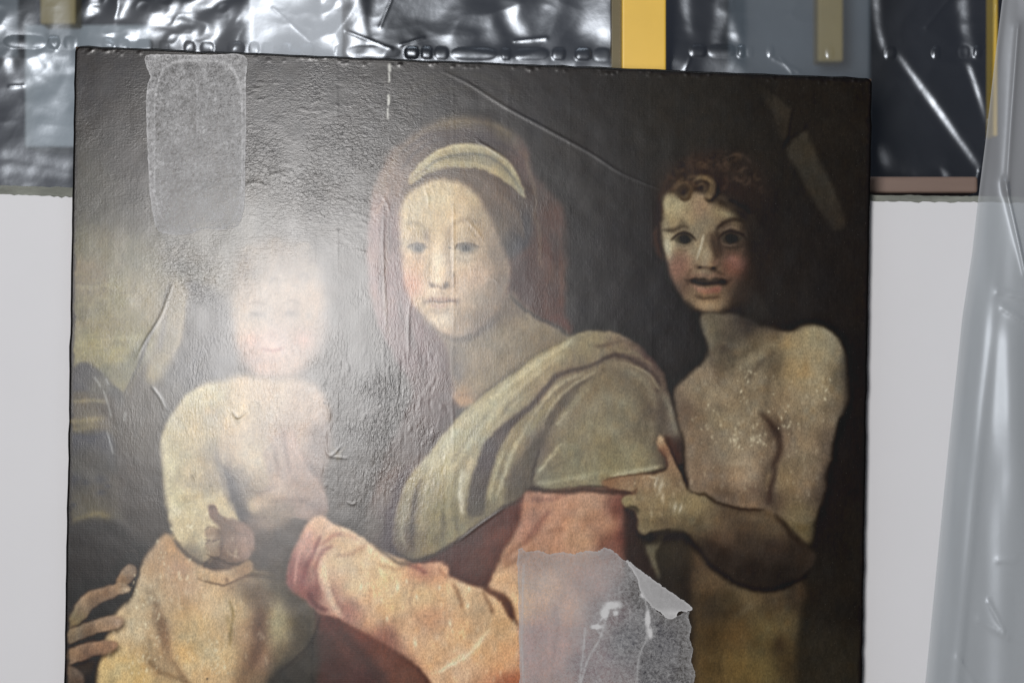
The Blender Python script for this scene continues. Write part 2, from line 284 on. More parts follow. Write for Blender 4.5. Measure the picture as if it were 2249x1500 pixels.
    stroke([(284, 1212), (296, 1212), (303, 1228), (302, 1248)], 3, (64, 60, 60), 1.5, .6)
    # ---- the woman: veil and dress behind the face
    shape([(855, 338), (880, 318), (921, 283), (976, 261), (1020, 256), (1064, 257), (1111, 279), (1152, 312), (1172, 378), (1205, 419), (1236, 455), (1251, 543), (1246, 617), (1243, 690), (1258, 732), (1180, 730), (1060, 800), (1010, 905), (985, 938), (940, 990), (900, 1035), (860, 1080), (820, 1110), (830, 1040), (880, 930), (905, 860), (873, 800), (846, 748), (822, 690), (806, 580), (811, 485), (822, 411)],
          [(850, 400, 104, 82, 68), (830, 470, 112, 84, 76), (826, 560, 116, 86, 80), (835, 650, 118, 88, 82), (860, 520, 96, 66, 66), (862, 620, 98, 64, 66), (880, 720, 96, 66, 66), (900, 780, 88, 60, 62), (930, 850, 74, 54, 52), (960, 800, 78, 54, 54),
           (900, 340, 84, 66, 54), (1000, 280, 78, 68, 50), (1100, 290, 74, 64, 48), (1000, 310, 62, 50, 50), (1080, 310, 54, 44, 46), (1150, 350, 74, 54, 50), (1170, 440, 62, 46, 40), (1210, 480, 70, 44, 36), (1200, 560, 68, 40, 34), (1190, 640, 66, 42, 38), (1225, 600, 72, 48, 36), (1240, 540, 46, 38, 36), (1150, 620, 58, 38, 38), (1215, 700, 74, 44, 36),
           (970, 900, 70, 50, 48), (920, 970, 66, 50, 46), (870, 1040, 72, 58, 52)], 5)
    for p in [[(868, 352), (905, 318), (960, 296), (1020, 290), (1090, 300)], [(880, 378), (915, 332), (965, 308), (1030, 300), (1100, 318), (1140, 345)]]:
        stroke(p, 7, (44, 34, 44), 3, .6)
    for p in [[(838, 430), (852, 380), (885, 330), (935, 288), (1000, 270), (1070, 272), (1120, 300), (1150, 350)], [(1150, 330), (1168, 390), (1178, 440), (1172, 480)], [(1172, 470), (1185, 520), (1190, 590)], [(850, 500), (846, 580), (848, 680), (856, 740)]]:
        stroke(p, 6, (108, 92, 62), 3, .45)
    for p in [[(844, 440), (840, 520), (838, 600), (842, 680)], [(1215, 520), (1224, 600), (1222, 680)], [(866, 440), (856, 500), (858, 560)], [(905, 780), (900, 720), (898, 690)], [(1165, 560), (1150, 600), (1140, 640)], [(876, 640), (885, 700), (915, 770), (940, 830)]]:
        stroke(p, 8, (52, 36, 38), 4, .5)
    for p in [[(1196, 500), (1204, 580), (1200, 660), (1206, 720)], [(1228, 500), (1236, 600), (1232, 680)]]:
        stroke(p, 7, (92, 56, 44), 4, .5)
    stroke([(856, 410), (842, 445), (824, 475)], 5, (142, 110, 90), 2, .6); stroke([(1205, 700), (1235, 706), (1256, 728)], 12, (84, 44, 36), 4, .7)
    # hair
    shape([(896, 410), (915, 385), (955, 372), (1020, 368), (1066, 374), (1112, 402), (1150, 430), (1168, 470), (1166, 530), (1145, 556), (1112, 566), (1090, 520), (1060, 440), (1000, 395), (940, 398), (890, 450), (884, 430)],
          [(930, 395, 82, 62, 48), (1000, 380, 84, 64, 46), (1080, 410, 78, 58, 42), (1120, 450, 70, 54, 44), (1100, 500, 88, 72, 54), (1140, 500, 44, 42, 48), (1150, 540, 40, 40, 48), (1060, 430, 92, 72, 52)], 5)
    for i in range(26):
        t = i / 25.0
        stroke([(960 + 50 * t, 372 + 6 * t), (1040 + 40 * t, 385 + 30 * t), (1090 + 50 * t, 440 + 30 * t), (1112 + 44 * t, 500 + 30 * t)], 3, [(108, 84, 58), (58, 44, 36), (92, 70, 50)][i % 3], 1.5, .4)
    for i in range(12):
        t = i / 11.0
        stroke([(955 - 20 * t, 374 + 8 * t), (925 - 20 * t, 390 + 20 * t), (898 - 8 * t, 425 + 20 * t)], 3, [(102, 80, 56), (58, 44, 36)][i % 2], 1.5, .45)
    # neck and chest
    shape([(930, 690), (980, 736), (1056, 724), (1118, 640), (1150, 670), (1190, 704), (1230, 724), (1258, 742), (1190, 776), (1132, 817), (1078, 854), (1028, 896), (1005, 880), (990, 830), (985, 780), (975, 750)],
          [(1000, 760, 112, 98, 80), (1050, 770, 122, 106, 82), (1100, 740, 124, 110, 86), (1150, 720, 124, 108, 82), (1200, 740, 112, 98, 74), (1100, 800, 120, 104, 78), (1050, 840, 124, 108, 80), (1020, 870, 140, 110, 76), (1080, 700, 96, 84, 72), (1000, 820, 98, 84, 70), (1130, 670, 96, 84, 72)], 5)
    stroke([(985, 745), (1030, 742), (1075, 715), (1105, 675)], 12, (76, 70, 68), 6, .6)
    stroke([(996, 760), (1000, 800), (1012, 840)], 12, (78, 72, 70), 5, .6); stroke([(1120, 648), (1160, 685), (1215, 716), (1252, 738)], 5, (38, 40, 44), 2.5, .8)
    shape([(995, 870), (1012, 862), (1034, 872), (1042, 884), (1026, 896), (1010, 888)], (160, 118, 78), 4, .75)
    stroke([(988, 850), (1004, 868), (1030, 866)], 5, (112, 84, 64), 3, .5)
    # face
    fc = shape([(884, 448), (880, 507), (882, 560), (888, 617), (903, 660), (925, 690), (947, 712), (976, 736), (1010, 742), (1057, 722), (1093, 682), (1115, 635), (1122, 591), (1108, 548), (1088, 505), (1066, 455), (1040, 420), (1005, 398), (954, 393), (910, 415)],
          [(920, 440, 176, 154, 112), (970, 430, 182, 158, 114), (1020, 440, 172, 146, 104), (1050, 480, 144, 122, 88), (940, 490, 184, 158, 112), (1000, 500, 182, 152, 108), (900, 520, 166, 140, 96), (1060, 540, 144, 122, 94), (1090, 560, 120, 102, 82),
           (905, 580, 176, 138, 94), (955, 570, 196, 172, 134), (1010, 580, 180, 152, 116), (1060, 600, 160, 134, 106), (1100, 620, 122, 104, 84), (905, 630, 176, 118, 86), (950, 630, 190, 162, 126), (1000, 640, 172, 144, 114), (1050, 660, 148, 126, 100),
           (930, 670, 166, 140, 104), (970, 700, 180, 156, 124), (1010, 715, 142, 122, 100), (1060, 700, 110, 96, 80)], 5.5)
    blob(905, 612, 17, 28, (176, 114, 84), .45, 10, fc); blob(1040, 610, 34, 26, (176, 134, 110), .25, clip=fc)
    blob(958, 590, 12, 46, (208, 190, 156), .6, 4, fc); blob(965, 440, 40, 22, (196, 174, 130), .4, clip=fc); blob(1000, 585, 30, 22, (192, 168, 134), .35, clip=fc)
    shape([(1070, 470), (1092, 520), (1112, 560), (1124, 600), (1112, 645), (1090, 690), (1056, 724), (1030, 730), (1060, 680), (1080, 620), (1078, 560), (1066, 510)], (104, 88, 74), 12, .6, clip=fc)
    stroke([(888, 499), (902, 491), (920, 492), (936, 502)], 5, (120, 96, 62), 3, .55, fc); stroke([(984, 514), (1000, 492), (1030, 484), (1062, 496)], 6, (108, 86, 60), 3.5, .5, fc)
    blob(912, 519, 22, 11, (150, 122, 78), .6, clip=fc); blob(1024, 513, 28, 13, (148, 122, 82), .55, clip=fc)
    blob(938, 520, 9, 18, (116, 94, 70), .65, clip=fc); blob(985, 522, 8, 18, (122, 102, 78), .5, clip=fc)
    shape([(899, 547), (908, 540), (926, 539), (936, 547), (924, 554), (908, 554)], (128, 116, 98), 1.6, .85)
    shape([(1003, 547), (1014, 539), (1032, 538), (1046, 546), (1034, 553), (1014, 554)], (122, 112, 94), 1.6, .85)
    blob(919, 546, 9, 7.5, (40, 42, 46), .97); blob(1024, 545, 10, 7.5, (42, 44, 48), .97); blob(919, 545, 4, 4, (18, 18, 20), .7); blob(1025, 544, 4, 4, (18, 18, 20), .7)
    stroke([(895, 548), (906, 539), (924, 537), (940, 548)], 4.5, (62, 50, 42), 1.8, .85); stroke([(998, 548), (1012, 538), (1033, 536), (1052, 546)], 4.5, (62, 50, 42), 1.8, .85)
    stroke([(897, 533), (912, 528), (930, 531)], 3, (112, 88, 60), 1.8, .6); stroke([(1001, 533), (1020, 526), (1046, 532)], 3, (112, 90, 62), 1.8, .6)
    stroke([(903, 556), (920, 559), (934, 553)], 3, (104, 86, 66), 1.8, .65); stroke([(1006, 556), (1026, 559), (1048, 549)], 3, (100, 84, 66), 1.8, .6)
    stroke([(900, 566), (920, 570), (940, 563)], 6, (136, 114, 88), 3.5, .5); stroke([(1002, 568), (1028, 572), (1052, 562)], 7, (126, 108, 86), 3.5, .5)
    stroke([(946, 524), (942, 560), (939, 592), (943, 620)], 7, (146, 122, 86), 4, .6, fc); stroke([(976, 530), (982, 565), (990, 595), (997, 618)], 11, (130, 110, 88), 5, .6, fc)
    stroke([(941, 620), (950, 629), (962, 627), (974, 633), (984, 629)], 5, (104, 82, 70), 2, .7); blob(981, 625, 7, 7, (74, 64, 62), .75); blob(950, 625, 5, 4, (92, 76, 66), .6); blob(963, 617, 8, 8, (206, 188, 156), .5)
    stroke([(996, 600), (1000, 618), (994, 634)], 4, (116, 96, 80), 2, .5); blob(968, 645, 9, 8, (146, 122, 100), .5)
    stroke([(938, 661), (950, 656), (964, 659), (976, 656), (990, 660), (1002, 661)], 7, (128, 88, 80), 2.2, .65)
    stroke([(935, 663), (952, 662), (966, 665), (984, 663), (1005, 663)], 3, (72, 50, 50), 1.4, .9)
    stroke([(944, 669), (964, 675), (986, 671)], 7, (158, 114, 100), 2.5, .6); stroke([(948, 682), (968, 687), (988, 683)], 6, (126, 104, 84), 3, .6); blob(1006, 664, 6, 6, (104, 80, 70), .55); blob(933, 663, 5, 5, (120, 90, 74), .5)
    blob(965, 706, 22, 14, (194, 170, 134), .5, clip=fc)
    stroke([(918, 686), (944, 712), (978, 740), (1012, 747), (1056, 730), (1092, 694)], 7, (84, 72, 62), 3.5, .6)
    # cream cloth band across the hair
    hb = shape([(899, 391), (928, 356), (965, 330), (1020, 317), (1058, 320), (1111, 349), (1140, 390), (1156, 432), (1150, 432), (1112, 402), (1066, 376), (1020, 369), (965, 375), (935, 384), (904, 404)],
          [(910, 388, 150, 130, 82), (950, 350, 166, 150, 100), (1020, 326, 172, 158, 104), (1080, 335, 166, 152, 102), (1120, 370, 156, 144, 98), (1020, 345, 110, 104, 84), (1080, 352, 104, 98, 80), (1020, 362, 166, 146, 88), (1090, 385, 156, 140, 88), (1145, 415, 124, 118, 82), (970, 362, 160, 142, 88)], 2)
    stroke([(926, 382), (948, 362), (975, 350), (1020, 340), (1070, 345), (1108, 370), (1138, 408), (1150, 426)], 5, (72, 78, 80), 2, .8)
    stroke([(985, 352), (1030, 347), (1080, 356), (1120, 390)], 6, (112, 106, 84), 3, .6); stroke([(900, 396), (930, 376), (965, 372), (1000, 370)], 3, (112, 84, 60), 1.5, .6)
    stroke([(940, 350), (975, 330), (1020, 322), (1066, 328)], 5, (192, 178, 122), 2.5, .6); stroke([(960, 370), (1010, 358), (1060, 366), (1100, 388)], 4, (188, 168, 106), 2, .6)
    CV[:] = CV * (1 - hb[..., None] * .32) + hb[..., None] * .32 * np.array([118, 108, 88], np.float32)
    # ---- purple lining at the lower left of the mantle
    shape([(990, 930), (948, 986), (905, 1010), (850, 1055), (818, 1100), (800, 1160), (812, 1195), (850, 1220), (880, 1228), (930, 1160), (960, 1060)],
          [(940, 985, 88, 68, 58), (880, 1050, 88, 70, 62), (850, 1100, 92, 76, 66), (830, 1160, 84, 74, 66), (870, 1130, 68, 52, 60), (860, 1180, 62, 50, 58), (810, 1150, 80, 72, 64)], 7)
    stroke([(905, 1020), (880, 1060), (868, 1110), (856, 1170), (868, 1215)], [8, 18, 24, 26, 10], (60, 44, 54), 6, .7)
    stroke([(880, 1020), (842, 1060), (820, 1110)], 8, (104, 78, 66), 4, .5)
    # ---- dark dress under the mantle, sleeve
    shape([(941, 1226), (1003, 1186), (1062, 1144), (1113, 1111), (1165, 1076), (1160, 1110), (1138, 1160), (1104, 1218), (1080, 1280), (1075, 1300), (980, 1270), (900, 1240)],
          [(1000, 1210, 74, 44, 42), (1040, 1180, 72, 46, 42), (1100, 1140, 80, 44, 38), (1060, 1240, 82, 48, 40), (1130, 1120, 92, 46, 36), (1080, 1210, 92, 48, 38), (1110, 1180, 110, 56, 40), (990, 1250, 86, 50, 44)], 3)
    shape([(690, 1300), (760, 1360), (850, 1410), (940, 1490), (1000, 1560), (1100, 1740), (640, 1740), (680, 1600), (690, 1450), (700, 1360)],
          [(720, 1360, 94, 50, 44), (700, 1420, 70, 40, 36), (780, 1400, 104, 52, 40), (850, 1440, 104, 56, 40), (720, 1480, 66, 38, 34), (800, 1490, 72, 40, 36), (900, 1490, 100, 58, 42), (950, 1600, 84, 44, 36), (690, 1420, 50, 40, 34)], 6)
    stroke([(740, 1380), (780, 1420), (820, 1470), (850, 1520)], 22, (50, 36, 34), 9, .6)
    shape([(560, 1560), (610, 1470), (660, 1440), (690, 1390), (700, 1460), (690, 1560), (660, 1700), (540, 1700)], (48, 44, 38), 6)
    stroke([(610, 1480), (650, 1446), (686, 1410), (704, 1352)], 4, (40, 34, 32), 2, .8); stroke([(688, 1400), (686, 1470), (690, 1540)], 3, (34, 30, 30), 1.5, .6)
    sl = shape([(706, 1132), (680, 1146), (660, 1180), (640, 1227), (631, 1267), (640, 1295), (672, 1318), (700, 1345), (745, 1360), (790, 1384), (836, 1408), (885, 1438), (920, 1466), (950, 1500), (1000, 1570), (1180, 1600), (1180, 1440), (1137, 1372), (1110, 1312), (1077, 1294), (1033, 1284), (990, 1266), (984, 1246), (967, 1234), (930, 1238), (900, 1234), (853, 1218), (813, 1191), (773, 1165), (735, 1150)],
          [(700, 1145, 190, 150, 112), (680, 1190, 178, 120, 96), (650, 1240, 142, 82, 70), (645, 1280, 128, 68, 58), (668, 1260, 132, 72, 62), (690, 1300, 112, 52, 46), (720, 1180, 190, 148, 108), (760, 1190, 198, 162, 114), (740, 1230, 206, 176, 128), (710, 1260, 204, 168, 126), (730, 1310, 176, 128, 96),
           (800, 1230, 206, 168, 116), (850, 1260, 214, 178, 120), (780, 1290, 212, 174, 118), (760, 1340, 160, 100, 78), (820, 1340, 206, 162, 112), (860, 1320, 214, 176, 118), (900, 1380, 210, 164, 114), (850, 1400, 150, 92, 68), (930, 1310, 208, 170, 112),
           (940, 1360, 196, 144, 98), (960, 1430, 208, 160, 108), (1000, 1390, 210, 164, 110), (1060, 1420, 206, 158, 104), (1000, 1460, 214, 166, 118), (1000, 1300, 196, 156, 104), (1060, 1330, 186, 146, 98), (1100, 1370, 192, 150, 98), (1110, 1450, 200, 146, 94), (930, 1250, 176, 112, 76), (965, 1245, 196, 138, 92), (1120, 1500, 160, 88, 54), (1060, 1560, 180, 120, 80)], 3)
    stroke([(690, 1150), (668, 1190), (652, 1240), (650, 1290)], 5, (206, 150, 120), 2.5, .55, sl)
    for p, w, c in [([(708, 1175), (690, 1210), (672, 1250), (664, 1300)], 8, (120, 50, 48)), ([(735, 1200), (708, 1215), (696, 1250), (700, 1310)], 9, (136, 70, 60)), ([(754, 1172), (730, 1180), (706, 1200)], 7, (158, 92, 72)),
                    ([(726, 1180), (764, 1176), (790, 1186)], 6, (176, 118, 88)), ([(642, 1230), (640, 1270), (650, 1300)], 6, (128, 68, 60)), ([(728, 1290), (742, 1320), (758, 1345)], 10, (150, 98, 78)), ([(680, 1300), (690, 1325), (720, 1345)], 12, (86, 38, 38)),
                    ([(810, 1195), (770, 1215), (740, 1222)], 6, (172, 120, 84)), ([(900, 1242), (870, 1250), (830, 1238)], 6, (164, 120, 78)), ([(895, 1237), (930, 1252), (930, 1262)], 10, (128, 62, 48)), ([(960, 1246), (975, 1262), (985, 1270)], 6, (150, 92, 58)),
                    ([(914, 1270), (906, 1300), (896, 1330)], 9, (184, 142, 98)), ([(996, 1280), (1008, 1310), (1016, 1336)], 9, (140, 92, 56)), ([(1060, 1298), (1076, 1325), (1084, 1350)], 6, (110, 68, 40)), ([(815, 1290), (814, 1320), (812, 1345)], 3, (160, 110, 74))]:
        stroke(p, w, c, 3, .65, sl)
    stroke([(720, 1232), (715, 1270), (730, 1320), (752, 1360)], 12, (222, 196, 146), 5, .55, sl); stroke([(708, 1225), (704, 1262), (712, 1300)], 6, (206, 160, 128), 3, .6, sl)
    blob(950, 1358, 44, 30, (186, 128, 84), .55, 0, sl); blob(790, 1350, 26, 18, (176, 112, 84), .4, 20, sl)
    stroke([(956, 1478), (1000, 1455), (1040, 1425), (1076, 1385)], 12, (228, 196, 150), 5, .55, sl)
    shape([(1060, 1292), (1090, 1290), (1118, 1312), (1137, 1344), (1137, 1372), (1118, 1350), (1098, 1318), (1070, 1300)], (88, 50, 34), 3, .9)
    stroke([(745, 1362), (800, 1390), (850, 1415), (900, 1448), (945, 1490)], 16, (118, 62, 44), 8, .55)
    # upper arm in orange pink
    ua = shape([(1150, 1094), (1170, 1078), (1300, 1072), (1380, 1074), (1400, 1100), (1398, 1200), (1420, 1300), (1440, 1420), (1400, 1600), (1180, 1600), (1138, 1372), (1116, 1312), (1078, 1292), (1082, 1270), (1104, 1215), (1138, 1155)],
          [(1170, 1100, 158, 98, 68), (1230, 1100, 168, 112, 80), (1300, 1110, 164, 114, 82), (1330, 1150, 156, 106, 76), (1360, 1120, 104, 52, 40), (1370, 1180, 90, 42, 34), (1160, 1160, 160, 100, 74), (1220, 1170, 164, 108, 76), (1280, 1190, 168, 118, 82), (1120, 1220, 162, 106, 74), (1180, 1230, 150, 100, 70), (1340, 1200, 110, 62, 46),
           (1110, 1270, 184, 136, 92), (1130, 1330, 196, 148, 100), (1200, 1290, 186, 142, 112), (1250, 1330, 182, 136, 112), (1230, 1420, 170, 118, 104), (1300, 1280, 150, 104, 90), (1330, 1350, 92, 62, 66), (1390, 1300, 56, 42, 48), (1380, 1400, 46, 44, 54), (1180, 1400, 156, 108, 98), (1280, 1450, 116, 84, 88), (1220, 1550, 150, 100, 80)], 4)
    for p, w, c, a_ in [([(1150, 1200), (1180, 1160), (1210, 1120)], 9, (124, 62, 50), .5), ([(1100, 1240), (1140, 1200), (1200, 1170), (1250, 1160)], 8, (132, 80, 54), .6), ([(1090, 1262), (1130, 1232), (1180, 1212)], 6, (112, 72, 48), .55), ([(1125, 1225), (1170, 1190), (1220, 1150)], 6, (190, 134, 98), .5),
                       ([(1165, 1096), (1210, 1096), (1250, 1084)], 8, (110, 60, 52), .5), ([(1245, 1200), (1255, 1150), (1290, 1120)], 20, (184, 134, 94), .3), ([(1086, 1270), (1120, 1246), (1138, 1240)], 5, (204, 160, 112), .5), ([(1222, 1330), (1224, 1390), (1214, 1460)], 9, (126, 84, 80), .5)]:
        stroke(p, w, c, 4, a_)
    lf = np.clip(CV.mean(2) / 120, 0, 1); CV[:] += (ua * lf)[..., None] * np.array([6, 13, 14], np.float32) + (sl * lf)[..., None] * np.array([0, 3, 8], np.float32)
    # ---- dark drapery behind the arm
    shape([(1374, 1090), (1400, 1118), (1420, 1176), (1448, 1220), (1440, 1290), (1500, 1330), (1530, 1400), (1530, 1740), (1420, 1740), (1400, 1400), (1380, 1290), (1372, 1200)], [(1395, 1150, 50, 34, 30), (1400, 1240, 46, 34, 30), (1480, 1320, 40, 33, 28), (1430, 1400, 46, 44, 52)], 6)
    shape([(1410, 1170), (1516, 1160), (1545, 1220), (1530, 1420), (1530, 1740), (1470, 1740), (1500, 1330), (1450, 1270), (1430, 1230)], [(1450, 1200, 50, 44, 34), (1500, 1200, 48, 40, 30), (1520, 1300, 40, 33, 28), (1480, 1280, 42, 36, 30)], 6)
    shape([(1420, 1198), (1456, 1178), (1452, 1196), (1440, 1220), (1450, 1270), (1436, 1250), (1426, 1224)], (98, 90, 66), 3, .75)
    # ---- olive cream mantle over the shoulder
    mt = shape([(1326, 727), (1290, 728), (1255, 740), (1187, 775), (1132, 817), (1077, 856), (1025, 900), (985, 940), (948, 988), (912, 1032), (886, 1072), (870, 1122), (862, 1177), (872, 1212), (903, 1228), (941, 1222), (1003, 1188), (1062, 1144), (1113, 1111), (1148, 1090), (1167, 1070), (1223, 1076), (1300, 1068), (1380, 1064), (1420, 1040), (1462, 1030), (1490, 1024), (1502, 1010), (1498, 960), (1482, 905), (1468, 858), (1455, 818), (1425, 780), (1390, 750), (1360, 734)],
          [(1300, 745, 126, 116, 78), (1360, 750, 118, 104, 70), (1230, 770, 130, 120, 80), (1170, 810, 138, 128, 86), (1110, 855, 144, 134, 90), (1060, 900, 152, 144, 100), (1010, 950, 156, 148, 104), (960, 1010, 156, 148, 106), (930, 1060, 140, 130, 88), (900, 1120, 120, 110, 78), (880, 1180, 86, 76, 62), (960, 1120, 130, 122, 78), (990, 1060, 140, 130, 86), (1000, 1140, 118, 110, 72), (940, 1190, 112, 104, 68),
           (1030, 1010, 140, 132, 94), (1100, 1000, 128, 118, 80), (1120, 960, 130, 120, 82), (1160, 920, 124, 114, 78), (1200, 860, 120, 108, 76), (1090, 1080, 124, 116, 78), (1060, 1120, 100, 92, 62), (1140, 1050, 76, 66, 54), (1180, 980, 92, 82, 64), (1260, 820, 112, 98, 68),
           (1250, 900, 118, 106, 74), (1320, 850, 114, 104, 72), (1300, 950, 122, 114, 78), (1380, 900, 118, 110, 78), (1260, 1000, 124, 116, 78), (1220, 1050, 118, 114, 82), (1340, 1020, 124, 116, 76), (1400, 1000, 128, 120, 82), (1420, 950, 110, 102, 74), (1400, 830, 106, 96, 68), (1440, 900, 90, 80, 62), (1470, 930, 96, 90, 74), (1490, 990, 56, 46, 38), (1430, 780, 72, 52, 44), (1380, 760, 96, 82, 60)], 3)
    CV[..., 1] -= mt * 2; CV[..., 0] += mt * 1.5; CV[..., 2] += mt * 3
    # fold shadows
    shape([(1132, 922), (1100, 945), (1070, 970), (1050, 1010), (1034, 1060), (1027, 1122), (1040, 1136), (1062, 1130), (1068, 1090), (1080, 1040), (1096, 990), (1125, 945)], [(1110, 945, 74, 60, 56), (1070, 1000, 60, 48, 52), (1050, 1080, 66, 56, 52), (1045, 1120, 76, 68, 56)], 3, .92, clip=mt)
    stroke([(1447, 862), (1443, 832), (1407, 803), (1375, 786), (1344, 782), (1297, 806), (1231, 822), (1205, 847), (1172, 887), (1132, 922), (1090, 960)], [7, 12, 9, 10, 10, 6, 10, 11, 12, 16, 22], (66, 50, 46), 3, .85, mt)
    stroke([(1332, 812), (1300, 832), (1271, 848), (1234, 880), (1209, 920), (1187, 964), (1172, 1012), (1165, 1064)], [4, 8, 10, 12, 14, 14, 12, 8], (78, 66, 56), 4, .75, mt)
    shape([(1187, 964), (1160, 985), (1140, 1015), (1122, 1050), (1108, 1090), (1118, 1108), (1150, 1092), (1167, 1066), (1172, 1012)], (82, 72, 58), 4, .75, clip=mt)
    stroke([(1250, 880), (1225, 910), (1200, 950)], 24, (92, 80, 64), 8, .55, mt)
    stroke([(1186, 985), (1176, 1020), (1168, 1062)], 3, (52, 40, 36), 1.5, .8, mt)
    stroke([(1305, 762), (1335, 758), (1370, 750), (1405, 766)], 7, (84, 66, 54), 3, .7, mt); stroke([(1330, 750), (1368, 742), (1398, 752)], 4, (96, 76, 60), 2.5, .5, mt)
    stroke([(1350, 768), (1400, 780), (1436, 806)], 6, (124, 110, 74), 3, .55, mt)
    stroke([(1395, 750), (1430, 780), (1458, 822), (1470, 870)], 12, (66, 46, 40), 5, .7, mt)
    stroke([(1452, 860), (1446, 850), (1430, 826), (1405, 812), (1360, 796)], 4, (144, 134, 100), 2, .7, mt)
    stroke([(1448, 866), (1456, 900), (1452, 940), (1440, 985)], 14, (76, 66, 56), 7, .65, mt)
    stroke([(1458, 866), (1476, 910), (1490, 960)], 9, (124, 118, 94), 4, .55, mt)
    stroke([(1460, 960), (1478, 985), (1496, 1020)], 16, (70, 42, 34), 5, .8, mt)
    # light ridges
    for p, w, c, a_ in [([(1255, 750), (1180, 800), (1110, 855), (1040, 915)], 14, (158, 148, 104), .4), ([(1120, 860), (1060, 930), (1000, 1000), (960, 1060)], 34, (172, 164, 122), .4), ([(1000, 960), (960, 1020), (935, 1050)], 10, (184, 174, 136), .5), ([(1040, 1000), (1020, 1060), (1012, 1120)], 12, (168, 158, 128), .6),
                       ([(1100, 1000), (1084, 1050), (1076, 1100)], 8, (146, 136, 94), .6), ([(1170, 930), (1130, 990), (1110, 1050)], 10, (144, 134, 92), .5), ([(1225, 860), (1190, 910), (1150, 960)], 8, (146, 134, 90), .5), ([(1325, 815), (1290, 845), (1262, 875)], 5, (146, 134, 92), .45), ([(1280, 870), (1240, 905), (1222, 930)], 6, (148, 138, 96), .4),
                       ([(1235, 985), (1200, 1015), (1172, 1060)], 7, (152, 144, 104), .5), ([(1180, 1062), (1240, 1052), (1310, 1040), (1400, 1030), (1458, 1026)], 7, (148, 142, 104), .55), ([(900, 1080), (880, 1140), (876, 1200)], 10, (116, 106, 78), .6), ([(920, 1080), (905, 1150), (905, 1215)], 9, (88, 76, 62), .6), ([(960, 1110), (950, 1160), (945, 1200)], 14, (136, 128, 80), .45), ([(976, 1120), (974, 1160)], 9, (92, 86, 60), .5), ([(1000, 1100), (996, 1150), (990, 1180)], 8, (140, 132, 86), .45)]:
        stroke(p, w, c, 4, a_, mt)
    for p, w, c, b_, a_ in [
        ([(1262, 748), (1190, 790), (1120, 845), (1040, 912), (985, 968), (945, 1030)], 12, (176, 168, 134), 4, .6), ([(1240, 775), (1180, 820), (1110, 880), (1050, 945), (1005, 1010), (985, 1070)], 16, (166, 158, 126), 5, .55),
        ([(1215, 800), (1150, 860), (1100, 915)], 7, (104, 94, 74), 3, .45), ([(1080, 900), (1030, 960), (990, 1020)], 5, (118, 108, 84), 2.5, .5), ([(1150, 870), (1090, 935), (1050, 985)], 6, (150, 142, 112), 2.5, .5),
        ([(1285, 822), (1225, 848), (1185, 900), (1150, 955), (1115, 1020), (1098, 1075)], 9, (158, 148, 114), 3, .7), ([(1250, 838), (1200, 885), (1160, 945), (1128, 1010)], 5, (98, 86, 68), 2.5, .5), ([(1310, 818), (1262, 846), (1222, 880), (1196, 925)], 5, (160, 150, 116), 2, .6),
        ([(1272, 858), (1236, 892), (1212, 932), (1190, 985)], 9, (78, 66, 54), 3.5, .6), ([(1300, 850), (1262, 890), (1232, 940)], 10, (138, 128, 98), 4, .5), ([(1245, 905), (1224, 935)], 5, (164, 154, 122), 2, .6),
        ([(1350, 800), (1390, 820), (1426, 850), (1444, 900)], 12, (132, 124, 98), 5, .5), ([(1400, 850), (1424, 900), (1430, 960)], 16, (92, 84, 66), 7, .45), ([(1290, 905), (1330, 880), (1380, 880)], 22, (142, 134, 106), 9, .4), ([(1330, 950), (1370, 930)], 22, (146, 138, 108), 9, .35), ([(1270, 960), (1300, 1010)], 30, (104, 96, 76), 10, .35),
        ([(1240, 975), (1215, 1000), (1180, 1040)], 5, (166, 158, 122), 2, .55), ([(1200, 1030), (1250, 1012), (1290, 985)], 8, (98, 90, 70), 4, .4), ([(1340, 1044), (1390, 1036), (1450, 1026)], 6, (166, 160, 126), 2.5, .6), ([(1180, 1060), (1230, 1056), (1300, 1048)], 7, (150, 144, 112), 3, .5),
        ([(912, 1060), (892, 1110), (884, 1165), (890, 1205)], 9, (138, 130, 104), 3, .65), ([(926, 1052), (912, 1100), (906, 1160), (908, 1212)], 8, (66, 54, 52), 3, .6), ([(945, 1050), (935, 1110), (930, 1170)], 11, (156, 148, 114), 4, .5), ([(958, 1110), (953, 1150), (950, 1195)], 5, (96, 90, 68), 2.5, .5),
        ([(990, 1040), (985, 1090), (984, 1140)], 9, (152, 144, 108), 3.5, .5), ([(975, 1130), (972, 1180)], 7, (84, 76, 58), 3, .55), ([(1000, 1130), (1004, 1165)], 8, (92, 84, 64), 3, .5), ([(1018, 1030), (1012, 1080), (1016, 1130)], 8, (190, 182, 154), 2.5, .65), ([(1030, 1130), (1040, 1150)], 12, (92, 84, 66), 4, .5),
        ([(1108, 990), (1090, 1040), (1078, 1090)], 5, (158, 150, 116), 2, .6), ([(1130, 985), (1112, 1030), (1100, 1070)], 4, (96, 86, 66), 2, .5), ([(1142, 960), (1124, 1000), (1106, 1050), (1092, 1095)], 5, (168, 160, 126), 2, .6)]:
        stroke(p, w, c, b_, a_, mt)
    stroke([(903, 1230), (941, 1224), (1003, 1190), (1062, 1148), (1113, 1113), (1150, 1094)], 7, (52, 42, 38), 3, .75)
    stroke([(1167, 1070), (1223, 1080), (1290, 1078), (1330, 1080), (1380, 1082), (1405, 1076)], [6, 10, 12, 9, 12, 5], (62, 44, 38), 3, .85)
    stroke([(820, 1196), (850, 1222), (880, 1238), (905, 1236)], 6, (46, 38, 38), 3, .7)
    stroke([(1500, 935), (1503, 980), (1508, 1040), (1512, 1076)], 6, (40, 30, 26), 2.5, .8)
